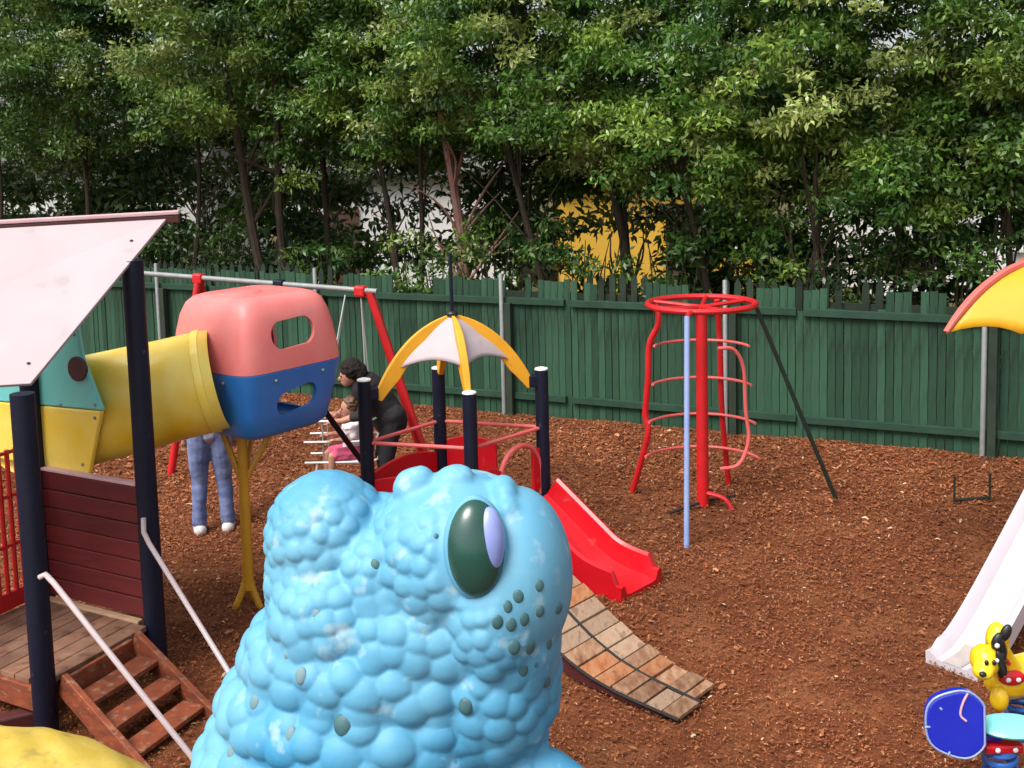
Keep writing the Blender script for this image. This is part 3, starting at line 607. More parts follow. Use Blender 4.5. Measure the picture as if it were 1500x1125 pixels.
# standing in jeans behind the pod, facing the swings
pj = thing('person', 'person in blue jeans standing behind the pod, upper body hidden', 'person', (-2.76, 9.6, 0))
q = P_((-2.76, 9.6, 0), 1.0, .25); b = MB()
hd = q(0, .02, 1.58); lk = q(0, 1, 0) - q(0, 0, 0)
b.chain([q(0, 0, .92), q(0, 0, 1.12), q(0, .01, 1.30), q(0, 0, 1.40)], [.115, .110, .130, .07]); b.chain([q(-.16, 0, 1.34), q(.16, 0, 1.34)], [.065, .065]); b.capsule(q(0, 0, 1.38), .055, q(0, .01, 1.50), .052); head(b, hd, .105, lk)
for s_ in (-1, 1):
    b.chain([q(s_ * .085, 0, .88), q(s_ * .105, .02, .48), q(s_ * .12, -.02, .09)], [.088, .058, .042]); b.chain([q(s_ * .12, -.03, .045), q(s_ * .14, .14, .03)], [.042, .03])
    b.chain([q(s_ * .19, 0, 1.34), q(s_ * .25, -.02, 1.08), q(s_ * .22, .14, .88)], [.052, .042, .032]); hand(b, q(s_ * .22, .15, .87), q(0, .3, -.9) - q(0, 0, 0), -s_, 1.0)
body = blend(b, .008, 3, 'body', 'skin', pj); face(body, hd, .105, lk)
b = MB(); b.capsule(q(-.06, 0, .95), .125, q(.06, 0, .95), .125)
for s_ in (-1, 1): b.chain([q(s_ * .088, 0, .90), q(s_ * .100, .0, .70), q(s_ * .108, .02, .47), q(s_ * .12, -.01, .26), q(s_ * .125, -.01, .11)], [.112, .096, .074, .064, .070])
blend(b, .012, 3, 'jeans', 'denim', pj, post=folds(.0055, 8))
b = MB(); b.chain([q(0, 0, .95), q(0, 0, 1.15), q(0, 0, 1.31)], [.135, .145, .165]); b.chain([q(-.17, 0, 1.34), q(.17, 0, 1.34)], [.08, .08])
for s_ in (-1, 1): b.chain([q(s_ * .19, 0, 1.34), q(s_ * .25, -.02, 1.08), q(s_ * .23, .09, .95)], [.068, .058, .048])
blend(b, .012, 3, 'top', 'pale_top', pj, post=folds(.0055, 8))
b = MB(); b.ell(hd + V3(0, 0, .03) - unit(lk) * .02, (.105, .112, .112), 16, 10); b.ell(hd - unit(lk) * .07 - V3(0, 0, .06), (.08, .05, .10), 12, 8); blend(b, .012, 2, 'hair', 'hair', pj, post=folds(.012, 28))
for s_ in (-1, 1):
    b = MB(); b.chain([q(s_ * .12, -.05, .045), q(s_ * .135, .08, .045), q(s_ * .145, .17, .032)], [.058, .054, .042]); blend(b, .010, 2, 'shoe', 'shoe', pj)
# woman in black bending over the swing
pw = thing('person', 'person in black clothes with dark hair leaning over the swing to push it', 'person', (-1.28, 10.35, 0))
q = P_((-1.26, 10.35, 0), .95, PI / 2 + .25); b = MB(); lk = unit(q(0, 1, -.25) - q(0, 0, 0)); hd = q(0, .34, 1.36)
b.chain([q(0, -.05, .88), q(0, .06, 1.06), q(0, .17, 1.20), q(0, .22, 1.26)], [.120, .11, .115, .06]); b.chain([q(-.15, .19, 1.21), q(.15, .19, 1.21)], [.055, .055]); b.capsule(q(0, .22, 1.24), .052, q(0, .31, 1.31), .05); head(b, hd, .105, lk)
for s_ in (-1, 1):
    b.chain([q(s_ * .085, -.06, .85), q(s_ * .10, .03, .46), q(s_ * .11, -.05, .09)], [.09, .058, .042]); b.chain([q(s_ * .11, -.06, .045), q(s_ * .12, .11, .03)], [.042, .03])
    b.chain([q(s_ * .19, .2, 1.21), q(s_ * .24, .26, .98), q(s_ * .17, .44, .92)], [.05, .042, .033]); hand(b, q(s_ * .165, .46, .915), q(-s_ * .2, 1, -.1) - q(0, 0, 0), -s_, 1.0)
body = blend(b, .008, 3, 'body', 'skin', pw); face(body, hd, .105, lk)
b = MB(); b.capsule(q(-.06, -.05, .90), .140, q(.06, -.05, .90), .140)
for s_ in (-1, 1): b.chain([q(s_ * .088, -.06, .86), q(s_ * .10, .03, .47), q(s_ * .11, -.04, .08)], [.11, .08, .075])
blend(b, .012, 3, 'trousers', 'black_cloth', pw, post=folds(.0055, 8))
b = MB(); b.chain([q(0, -.05, .84), q(0, .06, 1.06), q(0, .18, 1.20)], [.170, .155, .160]); b.chain([q(-.17, .2, 1.21), q(.17, .2, 1.21)], [.082, .082])
for s_ in (-1, 1): b.chain([q(s_ * .19, .2, 1.21), q(s_ * .24, .26, .98), q(s_ * .205, .35, .95)], [.066, .056, .046])
blend(b, .012, 3, 'jacket', 'black_cloth', pw, post=folds(.0055, 8))
MB().tube([q(0, .23, 1.265), q(0, .26, 1.29)], [.075, .066], 14).build('collar', 'white_cloth', pw, True)
b = MB(); b.ell(hd + V3(.02, 0, .035), (.112, .115, .112), 16, 10); b.ell(hd + V3(.10, -.01, -.01), (.07, .09, .11), 12, 8); blend(b, .012, 2, 'hair', 'hair', pw, post=folds(.012, 28))
for s_ in (-1, 1):
    b = MB(); b.chain([q(s_ * .11, -.07, .045), q(s_ * .125, .13, .036)], [.052, .042]); blend(b, .010, 2, 'shoe', 'shoe', pw)
# small child on the swing, facing left
pc = thing('person', 'small child in white top and pink shorts sitting on the swing', 'person', (-1.6, 10.3, .46))
q = P_((-1.58, 10.30, .46), .62, PI / 2 + .45); b = MB(); lk = unit(q(.15, 1, -.1) - q(0, 0, 0)); hd = q(0, .03, .80)
b.chain([q(0, 0, .11), q(0, -.01, .32), q(0, 0, .52), q(0, 0, .60)], [0.0918, 0.0816, 0.0850, 0.0408]); b.chain([q(-.14, 0, .54), q(.14, 0, .54)], [0.0394, 0.0394]); b.capsule(q(0, 0, .58), .034, q(0, .02, .68), .034); head(b, hd, .088, lk)
for s_ in (-1, 1):
    b.chain([q(s_ * .08, .02, .09), q(s_ * .10, .36, .09), q(s_ * .10, .40, -.26)], [0.0578, 0.0422, 0.0306]); b.chain([q(s_ * .10, .40, -.30), q(s_ * .10, .53, -.31)], [0.0286, 0.0238])
    b.chain([q(s_ * .17, 0, .54), q(s_ * .23, .08, .34), q(s_ * .20, .30, .36)], [0.0326, 0.0286, 0.0231]); hand(b, q(s_ * .20, .31, .36), q(0, 1, 0) - q(0, 0, 0), -s_, .65)
body = blend(b, .006, 3, 'body', 'skin', pc); face(body, hd, .088, lk)
b = MB(); b.chain([q(0, 0, .14), q(0, -.01, .32), q(0, 0, .50)], [0.1006, 0.0938, 0.0966]); b.chain([q(-.15, 0, .54), q(.15, 0, .54)], [0.0490, 0.0490])
for s_ in (-1, 1): b.chain([q(s_ * .17, 0, .54), q(s_ * .22, .06, .40)], [0.0449, 0.0408])
blend(b, .009, 3, 'top', 'white_cloth', pc, post=folds(.010, 16))
b = MB(); b.capsule(q(-.05, 0, .10), .098, q(.05, 0, .10), .098)
for s_ in (-1, 1): b.chain([q(s_ * .08, .02, .095), q(s_ * .10, .30, .095)], [0.0748, 0.0612])
blend(b, .009, 3, 'shorts', 'pink_cloth', pc, post=folds(.010, 16))
b = MB(); b.ell(hd - unit(lk) * .022 + V3(0, 0, .026), (.088, .088, .088), 16, 10); b.ell(hd - unit(lk) * .06 - V3(0, 0, .03), (.055, .055, .075), 12, 8); blend(b, .008, 2, 'hair', 'hair_brown', pc, post=folds(.012, 28))
for s_ in (-1, 1):
    b = MB(); b.chain([q(s_ * .10, .40, -.30), q(s_ * .10, .55, -.315)], [0.0374, 0.0313]); blend(b, .008, 2, 'shoe', 'white_cloth', pc)
b = MB(); b.ell((-1.22, 10.05, .30), (.11, .08, .09)); b.ell((-1.27, 10.0, .24), (.10, .08, .07)); b.ell((-1.16, 10.05, .22), (.09, .07, .07))
wb = thing('cloth_bundle', 'white cloth bundle on the low bar below the person in black', 'bundle', (-1.2, 10.05, .2)); blend(b, .012, 3, 'cloth', 'white_cloth', wb)
MB().box((-1.21, 10.04, .085), (.24, .16, .19)).build('crate', 'toy_black', wb, bevel=.02)

# ------------------------------------------------------------------ small tower with umbrella roof, red slide and slatted ramp
def umbrella(t, apex, ends, rib_m, panel_m, rib_w, bulge, tmax, scallop, waves, drop, thick=.02, rib_ext=1.0, hang=.03):
    apex = np.asarray(apex, float); cen = sum(ends) / len(ends)
    def rib(e, s_):
        p = apex + (e - apex) * s_; o = unit(V3(*(e - cen)[:2], 0)); return p + V3(0, 0, bulge * 4 * s_ * (1 - s_)) + o * bulge * 1.6 * s_ * (1 - s_)
    for e in ends:
        mb = MB(); V = []; F = []; K = 14; side = unit(np.cross(e - apex, V3(0, 0, 1)))
        for i in range(K + 1):
            s_ = .02 + (rib_ext - .02) * i / K; c_ = rib(e, s_); w_ = rib_w * (.38 + .62 * min(1, s_ * 2.2)) * (1 if s_ < .85 else 1 - (s_ - .85) * 1.5)
            n_ = unit(np.cross(side, rib(e, s_ + .01) - rib(e, s_ - .01))); n_ = n_ if n_[2] > 0 else -n_
            th_ = thick * (.30 + .70 * min(1, s_ * 3)) * (1 if s_ < .8 else 1 - (s_ - .8) * 2.2); V += [c_ - side * w_ / 2 - n_ * th_, c_ + side * w_ / 2 - n_ * th_, c_ + side * w_ / 2, c_ - side * w_ / 2]
        for i in range(K):
            for j in range(4): l = (j + 1) % 4; F.append((i * 4 + j, i * 4 + l, i * 4 + 4 + l, i * 4 + 4 + j))
        F += [(0, 1, 2, 3), (K * 4 + 3, K * 4 + 2, K * 4 + 1, K * 4)]
        mb.add(V, F).build('rib', rib_m, t, True, bevel=.004)
    for i, e in enumerate(ends):
        e_n = ends[(i + 1) % len(ends)]; K, U = 14, 18; V = []; F = []
        for j in range(U + 1):
            u = j / U; lim = tmax - scallop * abs(math.sin(PI * u * waves)) ** .8
            for k in range(K + 1):
                s_ = .02 + (lim - .02) * k / K; a_, c_ = rib(e, s_), rib(e_n, s_); p = a_ * (1 - u) + c_ * u
                V.append(p + V3(0, 0, -hang * min(1, s_ * 3) + drop * 4 * u * (1 - u) * s_))
        for j in range(U):
            for k in range(K): F.append((j * (K + 1) + k, (j + 1) * (K + 1) + k, (j + 1) * (K + 1) + k + 1, j * (K + 1) + k + 1))
        MB().add(V, F).build('canopy_panel', panel_m, t, True, solid=.012)
tt = thing('toddler_tower', 'small tower with navy posts, yellow and white umbrella roof and red slide', 'play tower', (-.5, 8.75, 0))
cF, cR, cL, cB = V3(-.36, 8.35, 0), V3(.22, 8.95, 0), V3(-1.21, 8.60, 0), V3(-.66, 9.25, 0)
for p, h in ((cF, 1.50), (cR, 1.55), (cL, 1.57), (cB, 1.52)):
    MB().tube([p + V3(0, 0, -.05), p + V3(0, 0, h)], .056, 20).build('post', 'navy', tt, True)
    MB().tube([p + V3(0, 0, h + .001), p + V3(0, 0, h + .012), p + V3(0, 0, h + .02)], [.057, .055, .03], 20).build('post_cap', 'white_paint', tt, True)
apex = V3(-.50, 8.80, 2.06)
ce = (cF + cR + cL + cB) / 4
umbrella(tt, apex, [cF + (ce - cF) * .04 + V3(0, 0, 1.50), cR + (ce - cR) * .08 + V3(0, 0, 1.43), cB + (ce - cB) * .06 + V3(0, 0, 1.50), cL + (ce - cL) * .10 + V3(0, 0, 1.42)], 'yellow_rib', 'white_board', .055, .115, .70, .10, 1, 0.0, .125, 1.0, .085)
for p, h in ((cR, 1.46), (cL, 1.46)):
    MB().box(p + (ce - p) * .09 + V3(0, 0, h), (.09, .07, .10), (unit(ce - p), unit(np.cross(V3(0, 0, 1), ce - p)), V3(0, 0, 1))).build('bracket', 'navy', tt, bevel=.01)
MB().tube([apex + V3(0, 0, -.05), apex + V3(.0, 0, .50)], [.016, .014], 10).build('mast', 'navy', tt, True)
MB().ell(apex + V3(0, 0, .0), (.05, .05, .03)).build('finial_cap', 'toy_black', tt, True)
for p, q in ((cF, cR), (cR, cB), (cB, cL), (cL, cF)):
    d_ = unit(q - p); MB().tube([p + d_ * .03 + V3(0, 0, 1.06), q - d_ * .03 + V3(0, 0, 1.06)], .016, 10).build('rail', 'red_rail', tt, True)
mid = (cR + cB) / 2 + V3(.12, .22, 0)
MB().prism([cF + V3(0, 0, .46), cR + V3(0, 0, .46), cB + V3(0, 0, .46), cL + V3(0, 0, .46)], (0, 0, .035)).build('deck', 'redwood', tt)
def arch_panel(p, q, z0, z1, rise, gap=.06):
    d_ = unit(q - p); a_, b_ = p + d_ * gap, q - d_ * gap; L_ = np.linalg.norm(b_ - a_); P = [a_ + V3(0, 0, z0), b_ + V3(0, 0, z0)]
    for k in range(13): s_ = 1 - k / 12; P.append(a_ + (b_ - a_) * s_ + V3(0, 0, z1 + rise * math.sin(PI * s_)))
    nn = np.cross(V3(0, 0, 1), d_); MB().prism([v_ - nn * .015 for v_ in P], nn * .03).build('side_panel', 'red_plastic', tt, bevel=.006)
arch_panel(cB, cB + (cR - cB) * .62, .50, .90, .05); arch_panel(cL, cB, .50, .80, .06); arch_panel(cL, cF, .50, .76, .05)
arch_panel(cF, cF + (cR - cF) * .46, .50, .80, .05)
# slide: bed with two side walls swept along a profile
def slide(t, S0, dirv, width, prof, wall_h, material, name='slide', lip=None):
    dirv = unit(dirv); w_ = np.cross(dirv, V3(0, 0, 1)); V = []; F = []
    sec = [(-width / 2 - .03, wall_h), (-width / 2, wall_h + .012), (-width / 2 + .02, wall_h - .01), (-width / 2 + .045, .015), (-width / 2 + .09, 0), (width / 2 - .09, 0), (width / 2 - .045, .015), (width / 2 - .02, wall_h - .01), (width / 2, wall_h + .012), (width / 2 + .03, wall_h)]
    sec += [(width / 2 + .025, -.05), (-width / 2 - .025, -.05)]
    n = len(sec); pts = [(np.asarray(S0) + dirv * s_ + V3(0, 0, z)) for s_, z in prof]
    for i, p in enumerate(pts):
        tg = unit(pts[min(i + 1, len(pts) - 1)] - pts[max(i - 1, 0)]); nn = unit(np.cross(tg, -w_)); nn = nn if nn[2] > 0 else -nn
        f_ = 1.0 if i < len(pts) - 2 else .45
        for a_, b_ in sec: V.append(p + w_ * a_ + nn * (b_ * f_ if b_ > 0 else b_))
    for i in range(len(pts) - 1):
        for k in range(n): l = (k + 1) % n; F.append((i * n + k, i * n + l, (i + 1) * n + l, (i + 1) * n + k))
    F += [tuple(range(n)), tuple((len(pts) - 1) * n + k for k in reversed(range(n)))]
    return MB().add(V, F).build(name, material, t, True, sharp=30)
sx = np.linspace(0, 1.10, 22)
prof = [(s_, .50 - .62 * s_ + .0 if s_ < .58 else .14 - .10 * (1 - math.exp(-(s_ - .58) * 5.5)) ) for s_ in sx]
slide(tt, (.11, 8.73, 0), V3(.74, -.68, 0), .46, prof, .17, 'red_plastic')
d_ = unit(cR - cF); hood = MB()
hp = [cR - d_ * (.07 + .42 * .5) + V3(0, 0, .70) + d_ * .24 * math.cos(a_) + V3(0, 0, .26 * math.sin(a_)) for a_ in np.linspace(0, PI, 15)]
MB().tube([hp[0] - V3(0, 0, .2)] + hp + [hp[-1] - V3(0, 0, .2)], .022, 10).build('slide_arch', 'red_rail', tt, True)
arch_panel(cF + (cR - cF) * .80, cR, .55, .88, .02, .03)
MB().tube([V3(.74, 8.15, .05), V3(.72, 8.17, -.06)], .03, 8).build('slide_foot', 'black', tt, True)
# ramp
r0_, r1_ = V3(-.26, 8.02, 0), V3(1.07, 6.26, 0); rdv = unit(r1_ - r0_); RL = np.linalg.norm(r1_ - r0_); rw = unit(V3(.66, .75, 0)); RW = .47
rz_ = lambda s_: float(np.interp(s_, [0, .3, .6, .94, 1.22, 1.5, 1.75, 2.25], [.50, .47, .40, .285, .175, .085, .05, .035]))
lw_ = lambda s_: -(RW / 2 + .15 * min(1, max(0, (2.2 - s_) / .9)))
rp = lambda s_, u: r0_ + rdv * s_ + rw * u + V3(0, 0, rz_(s_))
mb = MB()
for sd_i in (0, 1):  # added side boards; their dark maroon stands in for shade under the ramp
    V = []; q_ = np.linspace(0.02, RL - .12, 18)
    for s_ in q_:
        u = (lw_(s_) + .03, RW / 2 - .03)[sd_i]
        for du in (-.02, .02): V += [rp(s_, u + du) - V3(0, 0, .022), rp(s_, u + du) - V3(0, 0, min(.12, rz_(s_) + .0))]
    mb.add(V, [f for i in range(17) for f in ((4 * i, 4 * i + 4, 4 * i + 5, 4 * i + 1), (4 * i + 2, 4 * i + 3, 4 * i + 7, 4 * i + 6), (4 * i, 4 * i + 2, 4 * i + 6, 4 * i + 4), (4 * i + 1, 4 * i + 5, 4 * i + 7, 4 * i + 3))] + [(0, 1, 3, 2), (68, 70, 71, 69)])
ramp_o = mb.build('ramp', 'maroon_dark', tt, True, label='timber slat ramp curving down to the bark beside the red slide')
ns = 17
for k in range(ns):
    s0 = RL * k / ns; s1 = RL * (k + 1) / ns - .012
    for side in (-1, 1):
        if k == ns - 1 and side == 1: s1_ = s1 - .05
        else: s1_ = s1
        jz = random.uniform(-.006, .006); c0, c1 = lw_(s0) / 2 + RW / 4, lw_(s1_) / 2 + RW / 4; jw = random.uniform(-.012, .012)
        P = [rp(s0, c0 + .010), rp(s0, RW / 2 + jw), rp(s1_, RW / 2 + jw), rp(s1_, c1 + .010)] if side > 0 else [rp(s0, lw_(s0) + jw), rp(s0, c0 - .010), rp(s1_, c1 - .010), rp(s1_, lw_(s1_) + jw)]; MB().prism([v_ + V3(0, 0, jz - .018) for v_ in P], V3(0, 0, .024)).build('slat', random.choice(('slat', 'slat', 'slat_orange', 'slat_pale')), ramp_o, bevel=.003)
MB().tube([rp(s_, lw_(s_) / 2 + RW / 4) + V3(0, 0, .006) for s_ in np.linspace(.0, RL, 24)], .010, 6).build('rope', 'black', ramp_o, True)
MB().tube([rp(s_, lw_(s_) - .012) + V3(0, 0, .0) for s_ in np.linspace(.0, RL, 24)], .010, 6).build('rope', 'black', ramp_o, True)

# ------------------------------------------------------------------ red ring climbing tower
rt = thing('climbing_tower', 'red pipe climbing tower with a ring on top in front of the fence', 'climbing frame', (1.73, 9.94, 0))
rc = V3(1.73, 9.94, 0); pol = lambda r_, deg, z: rc + V3(r_ * math.cos(math.radians(deg)), r_ * math.sin(math.radians(deg)), z)
MB().tube([rc + V3(0, 0, -.05), rc + V3(0, 0, 1.9)], [.058, .052], 16).build('center_post', 'red', rt, True)
MB().tube([pol(.49, a_, 1.92) for a_ in range(0, 360, 10)], .028, 10, closed=True).build('top_ring', 'red', rt, True)
for a_ in (20, 75, 150, 210, 285): MB().tube([rc + V3(0, 0, 1.89), pol(.48, a_, 1.92)], .020, 8).build('spoke', 'red', rt, True)
MB().tube(curve([pol(.44, 148, 1.90), pol(.43, 150, 1.70), pol(.52, 150, 1.50), pol(.54, 150, 1.15), pol(.58, 148, .82), pol(.55, 148, .66), pol(.62, 147, .40), pol(.77, 144, -.03)], 5), .030, 10).build('leg', 'red', rt, True)
MB().tube(curve([pol(.42, 60, 1.90), pol(.50, 60, 1.50), pol(.55, 60, .80), pol(.74, 60, -.03)], 5), .028, 10).build('leg', 'red', rt, True)
MB().tube(curve([pol(.15, 0, 1.50), pol(.30, 5, 1.48), pol(.40, 8, 1.30), pol(.42, 8, .9), pol(.44, 5, .62), pol(.34, 0, .40), pol(.16, -5, .36)], 5), .018, 8).build('hoop', 'red_rail', rt, True)
for z, r_ in ((1.50, .46), (1.13, .48), (.76, .52), (.42, .56)):
    MB().tube([pol(r_, a_, z) for a_ in range(10, 156, 8)], .014, 8).build('rung', 'red_rail', rt, True)
for a_, r_ in ((-28, .30),): MB().tube(curve([rc + V3(.03, -.03, .14), pol(r_ * .7, a_, .10), pol(r_, a_, -.03)], 4), .022, 8).build('foot', 'red', rt, True)
for a_, r_ in ((215, .42), (30, .40)): MB().tube([rc + V3(0, 0, .05), pol(r_, a_, .03)], .014, 8).build('base_bar', 'black', rt, True)
MB().tube([V3(1.42, 8.97, -.05), V3(1.505, 9.36, 1.90)], .025, 12).build('slide_pole', 'pole_blue', rt, True)
MB().tube([V3(1.505, 9.36, 1.90), pol(.49, 250, 1.92)], .022, 8).build('pole_arm', 'red', rt, True)
MB().tube([pol(.49, -3, 1.90), V3(3.02, 9.97, -.05)], .020, 8).build('slanted_bar', 'dark_bar', rt, True)

# ------------------------------------------------------------------ white slide and yellow canopy at the right
ws = thing('slide_tower', 'white slide under a yellow scalloped canopy at the right edge', 'slide', (4.3, 8.3, 0))
sd2 = unit(V3(.79, .61, 0)); E0 = V3(2.72, 6.62, 0)
prof = [(s_, .055 if s_ < .16 else .055 + .80 * (s_ - .16) - .11 * (1 - math.exp(-(s_ - .16) * 6))) for s_ in np.linspace(1.95, 0, 30)]
top_pt = E0
slide(ws, E0, sd2, .30, prof, .075, 'slide_white')
pr = [(s_, z + .004) for s_, z in prof if s_ < .27]
w2 = np.cross(sd2, V3(0, 0, 1)); mb = MB(); V = []
for s_, z in pr: p = E0 + sd2 * s_ + V3(0, 0, z); V += [p - w2 * .06, p + w2 * .06]
mb.add(V, [(2 * i, 2 * i + 1, 2 * i + 3, 2 * i + 2) for i in range(len(pr) - 1)]).build('worn_patch', 'grey_lip', ws, True)
tp = E0 + sd2 * 1.95; pz = prof[0][1]
n_ = np.cross(V3(0, 0, 1), sd2); cs = [tp + n_ * .5, tp - n_ * .5, tp - n_ * .5 + sd2 * 1.0, tp + n_ * .5 + sd2 * 1.0]
MB().prism([c_ + V3(0, 0, pz - .06) for c_ in cs], (0, 0, .05)).build('deck', 'redwood', ws)
ends = [V3(3.28, 8.2, 1.92), V3(4.80, 7.75, 1.94), V3(5.55, 8.8, 1.92), V3(4.2, 9.5, 1.92)]; ctr = sum(ends) / 4
for e in ends:
    p = e + (ctr - e) * .80; MB().tube([V3(p[0], p[1], -.05), V3(p[0], p[1], 2.28)], .055, 16).build('post', 'navy', ws, True)
umbrella(ws, ctr + V3(0, 0, .50), ends, 'canopy_red', 'canopy_yellow', .06, .19, .99, .045, 3, .0, .035)

lf = thing('low_frame', 'low dark metal frame standing on the bark behind the white slide', 'frame', (4.2, 9.87, 0))
fa, fb_ = V3(4.05, 9.85, 0), V3(4.40, 9.90, 0)
for p in (fa, fb_): MB().tube([p + V3(0, 0, -.05), p + V3(0, 0, .26)], .011, 8).build('upright', 'dark_bar', lf, True)
MB().tube([fa + V3(0, 0, .03), fb_ + V3(0, 0, .03)], .014, 8).build('bottom_bar', 'dark_bar', lf, True)

# ------------------------------------------------------------------ spring riders at the lower right
def coil(c_, r_, h, turns, wire):
    return MB().tube([c_ + V3(r_ * math.cos(a_), r_ * math.sin(a_), h * a_ / (2 * PI * turns)) for a_ in np.linspace(0, 2 * PI * turns, int(turns * 16))], wire, 8)
rb = thing('spring_rider', 'royal blue round spring rider with aqua seat on a blue coil', 'spring rider', (2.46, 5.35, 0))
dn = unit(V3(-.15, -1, .12)); dx_ = unit(np.cross(dn, V3(0, 0, 1))); dx_ = dx_ if dx_[0] > 0 else -dx_; dz_ = np.cross(dx_, dn); dz_ = dz_ if dz_[2] > 0 else -dz_
dc = V3(2.205, 5.28, .43); P = []
for k in range(40):
    a_ = 2 * PI * k / 40; r_ = .165 * (1 + .03 * math.cos(5 * a_)); xx = r_ * math.cos(a_); P.append(dc + dx_ * min(xx, .125) + dz_ * r_ * 1.02 * math.sin(a_))
MB().prism([p - dn * .035 for p in P], dn * .07).build('side_panel', 'royal', rb, bevel=.014)
MB().tube([dc + dn * .030 + (p - dc) * 1.0 for p in P], .006, 6, closed=True).build('edge_trim', 'pole_blue', rb, True)
MB().tube(curve([dc + dn * .036 + dx_ * .045 + dz_ * .16, dc + dn * .037 + dx_ * .020 + dz_ * .11, dc + dn * .037 + dx_ * .008 + dz_ * .05, dc + dn * .037 + dx_ * .035 + dz_ * .02], 5), .006, 6).build('trim_line', 'pale_pink', rb, True)
for ax_, az_, l_ in ((-.152, -.02, .016), (-.05, -.150, .014), (-.085, .075, .010)): MB().ell(dc + dn * .036 + dx_ * ax_ + dz_ * az_, (l_, .004, .006), 10, 6, (unit(dx_ * ax_ + dz_ * az_), dn, np.cross(unit(dx_ * ax_ + dz_ * az_), dn))).build('notch_mark', 'pole_blue', rb, True)
MB().ell((2.50, 5.32, .375), (.17, .12, .035), 24, 10).build('seat', 'aqua', rb, True)
MB().box((2.45, 5.34, .275), (.20, .14, .05)).build('clamp', 'red_plastic', rb, bevel=.015)
for x_ in (2.41, 2.50): MB().ell((x_, 5.265, .278), (.014, .008, .014), 10, 6).build('bolt', 'toy_white', rb, True)
MB().beam(dc + V3(.08, .02, -.09), V3(2.45, 5.34, .31), .05, .035).build('arm', 'royal', rb, bevel=.01)
coil(V3(2.46, 5.35, .0), .075, .25, 5, .016).build('coil', 'spring', rb, True)
MB().tube([V3(2.46, 5.35, -.05), V3(2.46, 5.35, .02)], .16, 20).build('base_plate', 'steel', rb, True)
dg = thing('spring_rider', 'bright yellow animal spring rider with black ears beside the white slide', 'spring rider', (2.72, 5.8, 0))
b = MB(); b.ell((2.49, 5.62, .585), (.075, .09, .085)); b.ell((2.455, 5.56, .555), (.055, .06, .045)); b.ell((2.60, 5.72, .64), (.06, .07, .11))
b.chain([(2.58, 5.7, .66), (2.64, 5.76, .52), (2.70, 5.82, .38)], [.05, .075, .105]); b.chain([(2.68, 5.8, .38), (2.95, 5.92, .36)], [.11, .12]); b.ell((2.60, 5.68, .33), (.05, .05, .07))
blend(b, .008, 4, 'body', 'dog_yellow', dg)
for p in ((2.545, 5.60, .70), (2.60, 5.62, .735)): MB().ell(p, (.028, .022, .050), 14, 10, (unit(V3(1, 0, -.4)), V3(0, 1, 0), unit(V3(.4, 0, 1)))).build('ear', 'toy_black', dg, True)
MB().ell((2.548, 5.55, .60), (.022, .02, .075), 12, 8, (unit(V3(1, 0, .35)), V3(0, 1, 0), unit(V3(-.35, 0, 1)))).build('ear', 'toy_black', dg, True)
MB().chain([(2.56, 5.60, .70), (2.575, 5.61, .64), (2.565, 5.60, .56), (2.575, 5.61, .50)], [.022, .030, .028, .015], 10).build('mane', 'toy_black', dg, True)
MB().ell((2.515, 5.53, .625), (.012, .008, .012), 10, 6).build('eye_spot', 'toy_white', dg, True)
for p in ((2.462, 5.535, .612), (2.50, 5.528, .615)): MB().ell(p, (.012, .010, .016), 10, 6).build('eye', 'toy_black', dg, True)
MB().ell((2.43, 5.505, .565), (.020, .016, .015), 10, 6).build('nose', 'toy_black', dg, True)
MB().ell((2.535, 5.575, .685), (.014, .010, .014), 10, 6).build('ear_spot', 'toy_white', dg, True)
MB().ell((2.675, 5.70, .44), (.075, .03, .045), 16, 8).build('saddle_patch', 'red_plastic', dg, True)
for x_ in (2.645, 2.70): MB().ell((x_, 5.672, .44), (.015, .008, .014), 10, 6).build('button', 'toy_white', dg, True)
MB().tube([V3(2.62, 5.62, .56), V3(2.66, 5.90, .56)], .012, 8).build('handle', 'red', dg, True)
coil(V3(2.80, 5.85, .0), .075, .28, 5, .016).build('coil', 'spring', dg, True)
MB().tube([V3(2.80, 5.85, -.05), V3(2.80, 5.85, .02)], .16, 20).build('base_plate', 'steel', dg, True)

# ------------------------------------------------------------------ yellow hump at the lower left
yd = thing('climbing_hump', 'worn yellow fibreglass climbing hump in the near corner beside the timber steps', 'climbing hump', (-2.7, 4.6, 0))
b = MB(); b.ell((-2.75, 4.6, .20), (1.35, .62, .66), 48, 24); b.ell((-2.9, 4.55, .45), (.9, .5, .40), 40, 20)
def rough(me):
    c_ = coords(me); c_[:, 2] += .012 * np.sin(9 * c_[:, 0] + 2) * np.sin(8 * c_[:, 1]) + .006 * np.sin(27 * c_[:, 0]) * np.cos(23 * c_[:, 1]); setco(me, c_)
blend(b, .02, 6, 'shell', 'yellow_dome', yd, post=rough)

